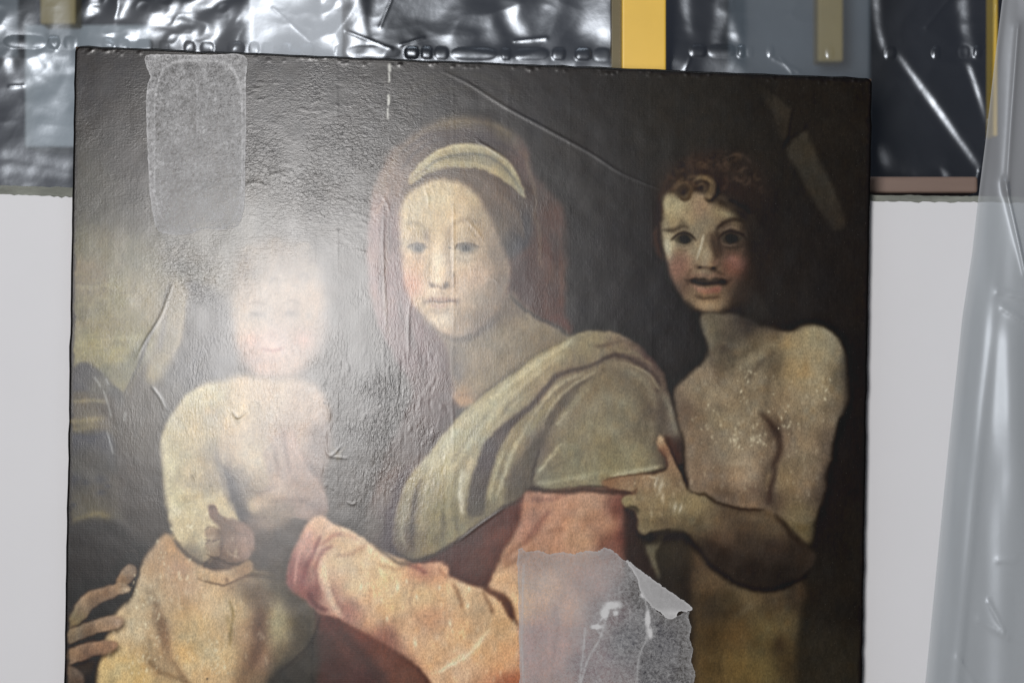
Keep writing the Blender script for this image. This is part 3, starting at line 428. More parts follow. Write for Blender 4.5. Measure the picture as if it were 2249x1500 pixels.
    # ---- the boy: hair, face
    shape([(1448, 440), (1455, 390), (1500, 350), (1570, 330), (1640, 345), (1690, 400), (1706, 470), (1700, 570), (1680, 640), (1650, 640), (1655, 500), (1610, 440), (1480, 430), (1462, 470), (1456, 560), (1444, 540)],
          [(1470, 400, 48, 36, 28), (1540, 360, 46, 34, 28), (1620, 370, 42, 34, 29), (1680, 500, 33, 28, 26), (1600, 420, 40, 29, 25), (1452, 500, 58, 36, 28), (1660, 600, 36, 29, 26)], 12)
    bf = shape([(1461, 426), (1456, 479), (1457, 530), (1463, 565), (1473, 602), (1487, 634), (1508, 663), (1540, 686), (1567, 691), (1607, 678), (1639, 650), (1657, 610), (1663, 557), (1660, 490), (1641, 463), (1607, 442), (1567, 431), (1530, 424), (1495, 426)],
          [(1475, 450, 146, 134, 94), (1500, 470, 152, 132, 92), (1540, 460, 136, 106, 78), (1580, 460, 120, 104, 74), (1620, 480, 104, 88, 56), (1490, 500, 126, 110, 78), (1545, 500, 122, 108, 82), (1600, 500, 84, 66, 48), (1640, 500, 56, 44, 36), (1466, 540, 154, 142, 106), (1530, 550, 142, 126, 92), (1550, 560, 138, 118, 86),
           (1580, 540, 66, 48, 38), (1500, 570, 128, 96, 74), (1620, 550, 70, 56, 44), (1655, 540, 42, 34, 30), (1485, 590, 122, 80, 62), (1610, 580, 118, 72, 56), (1640, 590, 86, 52, 42), (1550, 600, 112, 94, 70), (1500, 630, 92, 68, 52), (1560, 640, 100, 78, 56), (1620, 640, 74, 58, 44), (1545, 668, 136, 110, 78), (1580, 668, 122, 98, 68), (1610, 665, 78, 58, 42), (1650, 610, 52, 38, 32), (1520, 660, 110, 88, 62)], 4.5)
    blob(1496, 579, 19, 18, (126, 84, 68), .45, clip=bf); blob(1614, 578, 22, 18, (124, 80, 66), .5, clip=bf); blob(1608, 569, 10, 8, (150, 100, 84), .4)
    blob(1467, 548, 8, 24, (160, 150, 118), .65, clip=bf); blob(1478, 455, 18, 18, (152, 140, 104), .6, clip=bf); blob(1512, 472, 18, 9, (150, 126, 92), .5, clip=bf); blob(1596, 470, 26, 6, (130, 116, 78), .6, 10, bf)
    shape([(1580, 425), (1612, 440), (1646, 466), (1664, 500), (1668, 560), (1660, 620), (1640, 655), (1604, 684), (1570, 694), (1610, 660), (1636, 620), (1646, 570), (1642, 520), (1630, 480), (1600, 452)], (40, 32, 27), 9, .9)
    blob(1560, 500, 14, 26, (112, 98, 74), .5, clip=bf); blob(1590, 498, 16, 8, (70, 54, 42), .6); blob(1500, 506, 22, 8, (92, 78, 58), .5)
    shape([(1480, 526), (1490, 518), (1506, 515), (1522, 524), (1516, 531), (1502, 536), (1488, 534)], (84, 76, 58), 1.5, .9); blob(1503, 524, 12, 9.5, (20, 17, 16), 1.0); blob(1504, 524, 8, 7, (16, 14, 13), .8); blob(1499, 521, 1.6, 1.4, (92, 88, 78), .6)
    shape([(1584, 525), (1594, 516), (1612, 514), (1630, 522), (1620, 530), (1604, 534), (1592, 531)], (66, 58, 46), 1.5, .9); blob(1607, 523, 13, 9.5, (20, 17, 16), 1.0); blob(1607, 523, 9, 7.5, (14, 12, 12), .9); blob(1611, 520, 1.6, 1.4, (70, 66, 58), .6)
    stroke([(1474, 529), (1486, 516), (1504, 511), (1520, 516), (1529, 528)], 5.5, (34, 26, 22), 1.8, .9); stroke([(1577, 528), (1591, 514), (1610, 509), (1629, 515), (1640, 526)], 5.5, (32, 25, 22), 1.8, .9)
    stroke([(1482, 535), (1496, 541), (1514, 539), (1526, 530)], 4, (80, 66, 50), 2.5, .55); stroke([(1588, 540), (1604, 545), (1624, 542), (1636, 532)], 6, (46, 36, 29), 3, .6)
    stroke([(1488, 549), (1506, 551), (1524, 542)], 5, (92, 76, 56), 2.5, .5); stroke([(1584, 533), (1600, 539), (1618, 537)], 2, (116, 92, 72), 1, .6)
    stroke([(1482, 510), (1500, 503), (1520, 507)], 3.5, (138, 118, 86), 1.8, .6); stroke([(1590, 506), (1610, 500), (1630, 506)], 3.5, (104, 82, 60), 1.8, .6)
    stroke([(1458, 503), (1470, 507), (1484, 504), (1500, 498), (1516, 502)], 7, (60, 49, 39), 2.8, .8); stroke([(1494, 482), (1504, 491), (1512, 500)], 8, (90, 77, 60), 3.5, .6)
    stroke([(1574, 508), (1584, 495), (1604, 485), (1626, 485), (1642, 497)], 8, (44, 33, 27), 2.8, .85); stroke([(1572, 506), (1577, 522), (1582, 545), (1586, 560)], 12, (52, 38, 30), 4.5, .75)
    stroke([(1562, 512), (1567, 535), (1573, 556), (1578, 572)], 12, (62, 46, 36), 4, .75, bf); stroke([(1546, 516), (1541, 535), (1534, 555), (1529, 573)], 3.5, (170, 162, 136), 1.5, .9)
    blob(1550, 560, 10, 14, (150, 134, 104), .55); blob(1551, 578, 10, 6, (142, 120, 92), .6); blob(1572, 575, 7, 8, (108, 76, 60), .6); blob(1522, 560, 7, 18, (138, 122, 94), .4)
    stroke([(1524, 583), (1536, 589), (1550, 587), (1560, 592), (1574, 588), (1581, 579)], 5, (74, 54, 43), 2.4, .75); stroke([(1560, 594), (1578, 600), (1594, 606)], 9, (56, 42, 34), 3.5, .65); blob(1537, 587, 4.5, 3, (38, 28, 24), .8); blob(1567, 590, 6, 4, (36, 27, 23), .8)
    blob(1540, 601, 10, 7, (128, 110, 84), .55); stroke([(1520, 590), (1513, 604), (1511, 620)], 5, (80, 60, 46), 2.5, .55)
    stroke([(1510, 615), (1526, 607), (1546, 605), (1558, 609), (1576, 606), (1600, 614)], 8, (112, 76, 60), 3, .6)
    shape([(1513, 618), (1526, 612), (1545, 612), (1560, 616), (1576, 611), (1594, 614), (1601, 619), (1590, 626), (1572, 626), (1548, 629), (1528, 627)], (32, 24, 22), 3, .92)
    stroke([(1528, 617), (1548, 619), (1568, 618), (1582, 616)], 5, (84, 76, 64), 2, .5); stroke([(1503, 612), (1510, 618), (1508, 628)], 6, (62, 46, 37), 3, .7)
    shape([(1524, 629), (1540, 633), (1562, 634), (1584, 628), (1580, 642), (1558, 647), (1536, 644)], [(1538, 637, 132, 92, 70), (1572, 638, 116, 72, 58)], 2)
    stroke([(1526, 651), (1546, 656), (1566, 656), (1584, 649)], 5, (60, 46, 37), 2.4, .8); blob(1558, 669, 24, 9, (146, 122, 88), .55); stroke([(1600, 619), (1611, 611)], 6, (54, 40, 33), 2.6, .65)
    stroke([(1505, 660), (1536, 688), (1570, 695), (1610, 682), (1640, 654)], 11, (38, 30, 25), 4.5, .8)
    blob(1660, 540, 20, 80, (35, 30, 27), .8); blob(1636, 640, 22, 34, (46, 36, 30), .7, 20)
    stroke([(1442, 500), (1440, 520), (1446, 550), (1456, 575)], 9, (70, 44, 34), 3.5, .8)
    # curls
    for p, w, c, a_ in [([(1475, 420), (1490, 405), (1512, 402), (1530, 412)], 10, (74, 52, 34), .8), ([(1486, 424), (1498, 438), (1512, 436), (1518, 420), (1506, 410), (1492, 414)], 7, (54, 38, 26), .9), ([(1520, 400), (1540, 390), (1558, 400), (1560, 420), (1550, 432)], 8, (106, 84, 50), .75), ([(1530, 412), (1540, 404), (1550, 412), (1548, 426)], 5, (116, 92, 60), .6),
                       ([(1548, 438), (1566, 440), (1578, 424), (1574, 400)], 10, (32, 25, 22), .85), ([(1480, 410), (1500, 394), (1530, 388)], 4, (104, 78, 46), .7), ([(1466, 424), (1478, 414), (1492, 410)], 5, (120, 86, 50), .55), ([(1590, 350), (1610, 342), (1635, 346), (1650, 362)], 5, (66, 52, 42), .55), ([(1520, 372), (1518, 352), (1526, 338)], 4, (66, 48, 36), .5),
                       ([(1585, 420), (1600, 405), (1596, 385)], 9, (62, 42, 34), .5), ([(1600, 440), (1630, 452), (1650, 470)], 12, (28, 23, 21), .85), ([(1460, 430), (1462, 405), (1478, 385)], 7, (66, 42, 30), .6), ([(1560, 380), (1580, 365), (1600, 372)], 5, (60, 44, 34), .5), ([(1620, 400), (1640, 390), (1650, 410)], 5, (54, 40, 33), .5), ([(1455, 470), (1450, 440), (1456, 415)], 6, (60, 38, 28), .6)]:
        stroke(p, w, c, 2.5, a_)
    r9 = np.random.default_rng(19)
    for _ in range(60):                                        # loose curls catching a little light
        t_ = r9.uniform(0, 1); cx = 1466 + 200 * t_ + r9.normal(0, 10); cy = 392 - 44 * math.sin(t_ * 3.0) + r9.uniform(-12, 26) + 70 * max(0, t_ - .7); q_ = r9.uniform(0, 6.28); rr_ = r9.uniform(6, 13)
        stroke([(cx + rr_ * math.cos(q_ + k_), cy + rr_ * .8 * math.sin(q_ + k_)) for k_ in (0, .8, 1.6, 2.4, 3.1)], r9.uniform(2, 4.5), [(66, 48, 36), (26, 21, 19), (78, 58, 40), (52, 38, 30)][_ % 4], 2, .55)
    blob(1497, 420, 20, 17, (62, 46, 32), .9); stroke([(1478, 424), (1488, 408), (1506, 404), (1518, 416), (1512, 434), (1496, 440)], 6, (96, 72, 44), 2.5, .6); blob(1500, 424, 8, 7, (40, 30, 23), .7)
    blob(1586, 446, 24, 12, (36, 28, 24), .8, 25); blob(1630, 470, 26, 14, (32, 26, 23), .85, 40); blob(1462, 412, 14, 14, (50, 36, 28), .8); stroke([(1530, 396), (1552, 392), (1568, 408), (1562, 430), (1546, 440)], 8, (112, 90, 56), 3, .6)
    # torso
    bt = shape([(1540, 695), (1556, 760), (1548, 795), (1518, 822), (1482, 862), (1490, 920), (1504, 980), (1512, 1074), (1550, 1088), (1580, 1105), (1640, 1118), (1720, 1140), (1790, 1140), (1830, 985), (1840, 930), (1862, 883), (1864, 817), (1852, 767), (1828, 731), (1800, 718), (1766, 716), (1735, 728), (1680, 716), (1640, 700), (1600, 690)],
          [(1570, 730, 92, 82, 58), (1600, 720, 70, 60, 46), (1640, 720, 52, 44, 36), (1690, 730, 74, 62, 44), (1590, 770, 84, 72, 52), (1560, 830, 116, 98, 72), (1600, 790, 76, 66, 48), (1640, 780, 112, 98, 70), (1680, 760, 104, 90, 62), (1660, 830, 114, 100, 74), (1700, 800, 82, 70, 50), (1600, 860, 120, 104, 78), (1540, 880, 116, 100, 74), (1510, 900, 86, 68, 50),
           (1580, 920, 118, 104, 74), (1640, 910, 122, 108, 80), (1670, 960, 116, 100, 74), (1600, 980, 122, 106, 80), (1540, 970, 108, 90, 68), (1560, 1040, 112, 90, 66), (1620, 1050, 128, 102, 74), (1660, 1030, 122, 98, 70), (1680, 1090, 70, 56, 42), (1640, 1100, 112, 88, 62), (1600, 1090, 90, 72, 54), (1700, 950, 60, 46, 36), (1690, 1040, 46, 36, 30),
           (1740, 760, 132, 112, 72), (1780, 740, 130, 116, 78), (1820, 760, 112, 102, 76), (1750, 810, 140, 112, 66), (1800, 830, 130, 114, 80), (1845, 830, 90, 80, 60), (1730, 880, 126, 106, 76), (1780, 900, 132, 112, 80), (1830, 900, 100, 86, 64), (1720, 960, 112, 90, 66), (1770, 980, 126, 106, 78), (1815, 970, 80, 66, 50), (1720, 1040, 114, 96, 66), (1770, 1050, 116, 92, 66), (1800, 1040, 70, 56, 42), (1730, 1110, 104, 86, 60)], 4)
    shape([(1690, 1030), (1790, 1000), (1812, 1067), (1796, 1133), (1780, 1190), (1760, 1190), (1730, 1155), (1705, 1132), (1690, 1112)], [(1720, 1060, 112, 94, 64), (1770, 1060, 112, 92, 66), (1750, 1130, 100, 86, 56), (1770, 1170, 92, 78, 50), (1795, 1080, 66, 54, 42), (1700, 1100, 70, 56, 42)], 5)
    stroke([(1668, 905), (1690, 925), (1710, 955), (1713, 985), (1702, 1020), (1697, 1060), (1690, 1108)], [4, 10, 16, 14, 12, 12, 14], (50, 36, 30), 4, .85)
    stroke([(1720, 770), (1700, 800), (1685, 850), (1680, 890)], 10, (84, 70, 50), 6, .5, bt); stroke([(1705, 770), (1670, 800), (1640, 840)], 9, (74, 62, 46), 4, .7, bt); stroke([(1690, 775), (1650, 790), (1610, 820)], 10, (130, 114, 82), 5, .5, bt)
    stroke([(1600, 800), (1640, 790), (1680, 765), (1720, 750)], 8, (122, 106, 74), 5, .45, bt); blob(1590, 764, 14, 10, (58, 48, 38), .6, clip=bt); stroke([(1560, 770), (1572, 820), (1580, 845)], 5, (80, 64, 50), 3, .5, bt)
    blob(1585, 895, 20, 12, (96, 84, 64), .5, clip=bt); blob(1655, 1075, 12, 12, (72, 54, 42), .6); stroke([(1640, 900), (1655, 925), (1668, 960)], 10, (92, 76, 56), 6, .45, bt)
    stroke([(1858, 760), (1872, 850), (1866, 930), (1840, 1010), (1820, 1100), (1798, 1170)], 24, (34, 29, 27), 9, .85)
    stroke([(1610, 700), (1660, 712), (1720, 722), (1745, 722), (1770, 716)], 12, (36, 30, 26), 6, .75); blob(1750, 830, 26, 34, (150, 116, 62), .35, clip=bt); blob(1800, 770, 26, 30, (138, 124, 86), .4, clip=bt)
    shape([(1640, 690), (1655, 640), (1670, 650), (1690, 700), (1650, 712)], (46, 42, 38), 6, .6)
    CV[:] += bt[..., None] * np.array([11, 10, 11], np.float32)
    for x, y, rx, ry, c, a_, ro in [(1545, 860, 34, 26, (150, 134, 104), .5, 20), (1600, 850, 44, 16, (146, 132, 104), .45, -20), (1620, 960, 44, 60, (148, 132, 104), .45, 0), (1640, 1030, 36, 44, (150, 130, 102), .5, 0), (1570, 980, 34, 60, (120, 104, 82), .35, 0), (1600, 1085, 60, 12, (98, 80, 62), .5, 12),
                                    (1765, 760, 34, 30, (156, 140, 106), .5, 0), (1745, 870, 26, 70, (150, 134, 104), .45, 5), (1790, 850, 26, 90, (152, 138, 108), .45, 5), (1760, 1010, 30, 80, (142, 126, 98), .45, 5), (1600, 740, 26, 12, (70, 60, 48), .5, 20), (1640, 770, 40, 10, (86, 74, 56), .45, -30), (1540, 900, 14, 60, (104, 88, 68), .4, 0), (1580, 810, 10, 26, (86, 72, 56), .45, 0), (1620, 1015, 26, 8, (160, 142, 112), .4, 0), (1640, 885, 14, 40, (112, 96, 74), .4, 20)]:
        blob(x, y, rx, ry, c, a_, ro, bt)
    stroke([(1878, 740), (1884, 850), (1880, 930), (1858, 1010), (1838, 1100), (1815, 1180), (1800, 1230)], 52, (33, 28, 26), 16, .8)
    # belly of the boy
    shape([(1524, 1190), (1560, 1240), (1625, 1282), (1672, 1294), (1720, 1290), (1760, 1274), (1770, 1300), (1750, 1400), (1748, 1560), (1740, 1740), (1530, 1740), (1526, 1480), (1520, 1300)],
          [(1540, 1230, 74, 56, 38), (1570, 1270, 92, 72, 48), (1600, 1320, 72, 58, 38), (1560, 1330, 58, 46, 32), (1640, 1310, 92, 76, 50), (1700, 1310, 80, 64, 44), (1750, 1310, 58, 46, 34), (1560, 1400, 70, 54, 32), (1620, 1400, 92, 72, 42), (1680, 1390, 88, 74, 44), (1720, 1420, 70, 58, 38), (1620, 1460, 104, 84, 46), (1680, 1470, 98, 82, 46), (1720, 1370, 86, 72, 46), (1560, 1470, 84, 66, 38), (1735, 1470, 62, 52, 36), (1640, 1600, 96, 78, 46)], 7)
    blob(1712, 1415, 12, 20, (54, 42, 34), .5); blob(1640, 1335, 20, 8, (112, 96, 68), .4, -30); stroke([(1560, 1340), (1600, 1350), (1640, 1330)], 8, (56, 44, 32), 5, .4)
    blob(1690, 1380, 22, 16, (104, 88, 54), .4)
    # forearm
    shape([(1500, 1066), (1513, 1077), (1550, 1087), (1577, 1103), (1633, 1115), (1673, 1117), (1707, 1133), (1733, 1157), (1762, 1192), (1790, 1216), (1786, 1244), (1760, 1273), (1717, 1290), (1673, 1294), (1627, 1283), (1573, 1247), (1540, 1212), (1500, 1168), (1470, 1160), (1470, 1080)],
          [(1500, 1100, 122, 106, 72), (1530, 1110, 128, 110, 74), (1560, 1140, 116, 98, 68), (1530, 1150, 84, 68, 46), (1500, 1150, 82, 70, 48), (1590, 1130, 86, 68, 50), (1640, 1140, 78, 62, 46), (1680, 1140, 88, 72, 52), (1700, 1160, 84, 70, 52), (1640, 1190, 58, 46, 36), (1580, 1180, 82, 62, 46), (1700, 1200, 54, 42, 34), (1750, 1210, 48, 39, 32), (1590, 1220, 40, 32, 27), (1650, 1250, 38, 31, 27), (1720, 1260, 38, 32, 28), (1560, 1200, 42, 33, 28)], 3.5)
    stroke([(1505, 1078), (1550, 1090), (1580, 1106), (1640, 1118), (1680, 1120)], 4, (44, 30, 24), 2, .8); stroke([(1700, 1132), (1728, 1158), (1740, 1178), (1762, 1198)], 8, (44, 34, 28), 4, .75)
    stroke([(1500, 1170), (1530, 1204), (1570, 1248), (1625, 1284), (1672, 1296), (1720, 1290), (1762, 1272), (1786, 1244)], 9, (27, 23, 22), 4, .85); blob(1648, 1135, 30, 9, (104, 86, 62), .4, 10)
    blob(1580, 1150, 18, 26, (100, 80, 56), .35)
    # pointing hand
    stroke([(1400, 1170), (1440, 1186), (1500, 1180), (1540, 1215)], 20, (34, 28, 24), 6, .85)
    shape([(1444, 962), (1452, 957), (1462, 968), (1478, 1004), (1496, 1040), (1510, 1076), (1528, 1090), (1540, 1120), (1522, 1154), (1490, 1156), (1462, 1164), (1430, 1168), (1414, 1174), (1400, 1158), (1398, 1126), (1380, 1118), (1366, 1104), (1374, 1090), (1392, 1084), (1380, 1078), (1340, 1074), (1322, 1064), (1326, 1054), (1350, 1048), (1400, 1042), (1440, 1038), (1466, 1030), (1462, 1006), (1448, 984)],
          [(1452, 968, 150, 126, 92), (1456, 990, 112, 72, 52), (1478, 1020, 128, 96, 66), (1496, 1056, 122, 94, 64), (1340, 1060, 128, 92, 62), (1380, 1058, 134, 100, 70), (1420, 1056, 146, 114, 80), (1460, 1060, 140, 118, 84), (1376, 1104, 126, 114, 72), (1410, 1100, 136, 112, 76), (1450, 1110, 138, 118, 82), (1490, 1120, 132, 114, 78), (1420, 1140, 116, 100, 68), (1460, 1150, 88, 74, 52), (1410, 1165, 100, 88, 62), (1500, 1150, 84, 70, 48), (1520, 1100, 126, 108, 72)], 2)
    stroke([(1322, 1056), (1350, 1048), (1400, 1042), (1440, 1037), (1464, 1031)], 3, (86, 58, 40), 1.2, .8); stroke([(1325, 1068), (1350, 1078), (1392, 1082), (1402, 1072)], 5, (76, 44, 34), 2.5, .7)
    stroke([(1372, 1122), (1396, 1116), (1402, 1128)], 8, (40, 34, 28), 3, .8); stroke([(1410, 1114), (1440, 1122), (1470, 1120)], 5, (104, 84, 58), 3, .4); stroke([(1402, 1140), (1430, 1146), (1470, 1142)], 5, (96, 78, 54), 3, .45)
    stroke([(1448, 986), (1462, 1008), (1466, 1028)], 4, (96, 54, 40), 2, .7); stroke([(1462, 966), (1482, 1006), (1504, 1050), (1512, 1078)], 4, (46, 30, 24), 2, .75); blob(1452, 966, 4, 7, (168, 146, 112), .6, -15)
    for x, y, w, h in [(1452, 1068, 4, 16), (1442, 1060, 3, 14), (1456, 1092, 3, 9), (1482, 1114, 4, 10), (1494, 1116, 3, 10), (1436, 1048, 10, 3)]: blob(x, y, w, h, (186, 172, 140), .55, 12)
    # ---- cross held by the boy, barely seen
    shape([(1650, 176), (1668, 188), (1735, 240), (1736, 296), (1722, 308), (1712, 296), (1690, 240), (1664, 205)], [(1660, 190, 44, 39, 32), (1715, 245, 58, 51, 40), (1722, 290, 50, 44, 35)], 4, .5)
    shape([(1768, 289), (1784, 318), (1810, 372), (1834, 420), (1858, 486), (1846, 506), (1828, 500), (1794, 450), (1756, 380), (1731, 342), (1738, 316)], [(1765, 305, 62, 56, 44), (1770, 350, 66, 60, 48), (1810, 410, 60, 54, 43), (1840, 480, 52, 46, 38)], 4.5, .6)
    stroke([(1742, 240), (1736, 280), (1730, 310), (1722, 330)], 5, (26, 23, 20), 2.5, .8); stroke([(1730, 310), (1760, 292), (1775, 275)], 4, (27, 24, 21), 2.5, .7)
    # faint arcs of a halo
    for r in (182, 150):
        stroke([(1010 + r * 1.0 * math.cos(t), 345 + r * math.sin(t)) for t in np.linspace(math.radians(205), math.radians(320), 9)], 5, (72, 66, 46), 4, .35)
    # ---- brush texture and wear
    for r_, am in ((16, .34), (5, .35)):
        L_ = CV.mean(2); d_ = L_ - gblur(L_, r_ / ST); CV[:] = CV + (d_ * am)[..., None]
    g_ = CV @ np.array([.3, .59, .11], np.float32); CV[:] = g_[..., None] + (CV - g_[..., None]) * .82
    CV[:] = np.where(CV > 70, 70 + (CV - 70) * 1.07, 70 - (70 - CV) * 1.06); CV[..., 1] *= 1.0
    # hand-made wobble of every edge
    wx = noise(11, 11, 51) * .9 + noise(34, 34, 52) * 1.1; wy = noise(11, 11, 53) * .9 + noise(34, 34, 54) * 1.1
    fx = np.clip(np.arange(PW)[None] + wx / ST, 0, PW - 1.01); fy = np.clip(np.arange(PH)[:, None] + wy / ST, 0, PH - 1.01)
    x0 = fx.astype(int); y0 = fy.astype(int); fx = (fx - x0)[..., None]; fy = (fy - y0)[..., None]
    CV[:] = (CV[y0, x0] * (1 - fx) + CV[y0, x0 + 1] * fx) * (1 - fy) + (CV[y0 + 1, x0] * (1 - fx) + CV[y0 + 1, x0 + 1] * fx) * fy
    n = noise(5, 14, 3) * .5 + noise(3, 5, 4) * .55 + noise(60, 90, 5) * .5 + noise(16, 26, 6) * .55 + noise(2.2, 9, 66) * .6 + noise(2, 2, 67) * .6
    CV[:] = CV * (1 + n[..., None] * .05)
    hue = noise(40, 46, 7) * .6 + noise(14, 16, 8) * .6
    CV[..., 0] *= 1 + hue * .016; CV[..., 2] *= 1 - hue * .03; CV[..., 1] *= 1 - hue * .004
    # abraded specks of pale ground showing through the flesh paint
    def wear(n_, x0, x1, y0, y1, amp, s0=1.2, s1=3.4):
        for _ in range(n_):
            x, y = rng.uniform(x0, x1), rng.uniform(y0, y1)
            ix, iy = int((x - PX0) / ST), int((y - PY0) / ST)
            if 0 <= ix < PW and 0 <= iy < PH and CV[iy, ix, 0] > 98:
                s = rng.uniform(s0, s1)
                blob(x, y, s, s * rng.uniform(1, 3), CV[iy, ix] * .35 + np.array([226, 214, 184]) * .65, amp * rng.uniform(.3, 1), rng.uniform(-20, 20))
    wear(70, 370, 520, 980, 1220, .55); wear(120, 235, 460, 1250, 1500, .55); wear(40, 440, 600, 1320, 1480, .5); wear(110, 1540, 1700, 800, 1100, .5, .8, 2.4); wear(60, 1710, 1850, 820, 1100, .45, 1, 3); wear(60, 960, 1135, 1300, 1500, .5); wear(40, 1380, 1520, 1040, 1150, .5, 1, 3); wear(60, 1180, 1440, 860, 1040, .25)
    for cx, cy, k in [(400, 1160, 14), (392, 1130, 10), (300, 1300, 14), (330, 1330, 10), (478, 1455, 16), (462, 1430, 10), (395, 1265, 12), (360, 1230, 8), (1660, 960, 14), (1612, 960, 10), (1560, 925, 8), (1640, 840, 10), (1725, 930, 8), (1812, 860, 8), (1720, 900, 6), (315, 1380, 10), (335, 1440, 12), (300, 1480, 10), (430, 1140, 8)]:
        for _ in range(k):
            s = rng.uniform(.9, 2.8); blob(cx + rng.normal(0, 14), cy + rng.normal(0, 20), s, s * rng.uniform(.8, 2.2), (222, 212, 180), rng.uniform(.35, .85), rng.uniform(-40, 40))
    for x, y, s in [(873, 1290, 9), (793, 1289, 7), (915, 1310, 6), (965, 1290, 5), (912, 1412, 9), (988, 1368, 6), (1030, 1292, 5), (1028, 1330, 6), (850, 1358, 6), (893, 1276, 5)]:
        blob(x, y, s * .45, s, (236, 218, 184), .85, rng.uniform(-15, 15))
    stroke([(965, 1478), (985, 1462), (1005, 1455)], 5, (232, 214, 178), 1.5, .7); stroke([(1040, 1425), (1060, 1400), (1078, 1380)], 5, (226, 204, 160), 2, .6); stroke([(1615, 935), (1618, 960), (1616, 985)], 3, (190, 178, 148), 1, .7)
    # pale filled losses running down the landscape
    for p in [[(208, 828), (216, 840), (222, 852)], [(228, 858), (240, 895), (246, 920)], [(236, 948), (242, 970), (250, 1000)], [(233, 832), (240, 846)], [(276, 905), (274, 925)], [(338, 850), (352, 872), (366, 900)]]:
        stroke(p, 4, (158, 160, 158), 1, .75)
    # drips of white filler under the top edge
    for p, w in [([(856, 140), (856, 150), (858, 160)], 7), ([(855, 160), (856, 174), (855, 184)], 4), ([(854, 208), (855, 222), (854, 234)], 6), ([(853, 238), (853, 256), (853, 264)], 4)]:
        stroke(p, w, (200, 200, 192), .8, .9)
    stroke([(800, 134), (830, 142), (860, 148), (884, 158)], 6, (120, 120, 116), 3, .45)
    stroke([(972, 158), (1030, 186), (1110, 236), (1200, 285), (1300, 340), (1365, 382), (1450, 418)], 2.6, (96, 96, 98), .8, .5)
    # torn flakes
    for x, y in [(523, 915), (743, 992)]:
        stroke([(x - 14, y - 10), (x - 6, y - 2), (x, y + 6)], 4, (92, 76, 48), 1.2, .7); stroke([(x, y + 6), (x + 10, y - 2), (x + 18, y - 12)], 3, (98, 82, 56), 1.2, .6); blob(x - 1, y + 10, 6, 8, (104, 88, 50), .6)
    for x, y in [(713, 885), (988, 545), (455, 1490), (860, 1000)]: blob(x, y, 2, 2, (14, 14, 14), .9)
    # dark oxidised rim along the edges
    yt = TOPL[1] + (xx - TOPL[0]) * (TOPR[1] - TOPL[1]) / (TOPR[0] - TOPL[0]); d = np.minimum(np.minimum(yy - yt, xx - (TOPL[0] + (TOPL[1] - yy) * .018)), (TOPR[0] + 2) - (yy - TOPR[1]) * .0166 - xx)
    e = np.clip((d - 6 + noise(12, 12, 9) * 2) / 7, 0, 1)[..., None]
    CV[:] = CV * e + np.array([26, 22, 20]) * (1 - e)
    wv = noise(9, 40, 12)
    CV[:] = np.clip(CV, 8, 250)

TOPL, TOPR = (164, 101), (1916, 172)
paint()
# ---------------------------------------------------------------- helpers
def tag(o, label=None, cat=None, group=None, kind=None):
    for k, v in (('label', label), ('category', cat), ('group', group), ('kind', kind)):
        if v: o[k] = v
    return o
def empty(name, loc, **kw):
    o = bpy.data.objects.new(name, None); o.location = loc; o.empty_display_size = 0.05; COL.objects.link(o); return tag(o, **kw)
def mesh(name, verts, faces, mat, parent=None, smooth=False, attrs=None, **kw):
    me = bpy.data.meshes.new(name)
    v = np.asarray(verts, np.float32)
    if isinstance(faces, np.ndarray):
        me.vertices.add(len(v)); me.vertices.foreach_set('co', v.ravel())
        n, s = faces.shape; me.loops.add(n * s); me.loops.foreach_set('vertex_index', faces.astype(np.int32).ravel())
        me.polygons.add(n); me.polygons.foreach_set('loop_start', np.arange(0, n * s, s, dtype=np.int32))
        me.update(calc_edges=True)
    else:
        me.from_pydata(v.tolist(), [], faces); me.update()
    if smooth: me.polygons.foreach_set('use_smooth', np.ones(len(me.polygons), bool))
    for k, a in (attrs or {}).items():
        if a.ndim == 2:
            at = me.color_attributes.new(k, 'FLOAT_COLOR', 'POINT'); at.data.foreach_set('color', np.concatenate([a, np.ones((len(a), 1))], 1).astype(np.float32).ravel())
        else:
            at = me.attributes.new(k, 'FLOAT', 'POINT'); at.data.foreach_set('value', a.astype(np.float32))
    me.materials.append(mat)
    o = bpy.data.objects.new(name, me); COL.objects.link(o)
    if parent is not None:
        o.parent = parent; o.location = [-c for c in parent.location]
    return tag(o, **kw)
def grid_faces(h, w):
    i = np.arange(h * w).reshape(h, w)
    return np.stack([i[:-1, :-1], i[1:, :-1], i[1:, 1:], i[:-1, 1:]], -1).reshape(-1, 4)
def bevel_box(name, lo, hi, mat, parent=None, b=0.002, **kw):
    import bmesh
    bm = bmesh.new(); bmesh.ops.create_cube(bm, size=1)
    for v in bm.verts: v.co = [(lo[i] + hi[i]) / 2 + v.co[i] * (hi[i] - lo[i]) for i in range(3)]
    if b: bmesh.ops.bevel(bm, geom=list(bm.edges), offset=b, segments=3, profile=.6, affect='EDGES')
    me = bpy.data.meshes.new(name); bm.to_mesh(me); bm.free(); me.materials.append(mat)
    o = bpy.data.objects.new(name, me); COL.objects.link(o)
    if parent is not None:
        o.parent = parent; o.location = [-c for c in parent.location]
    return tag(o, **kw)

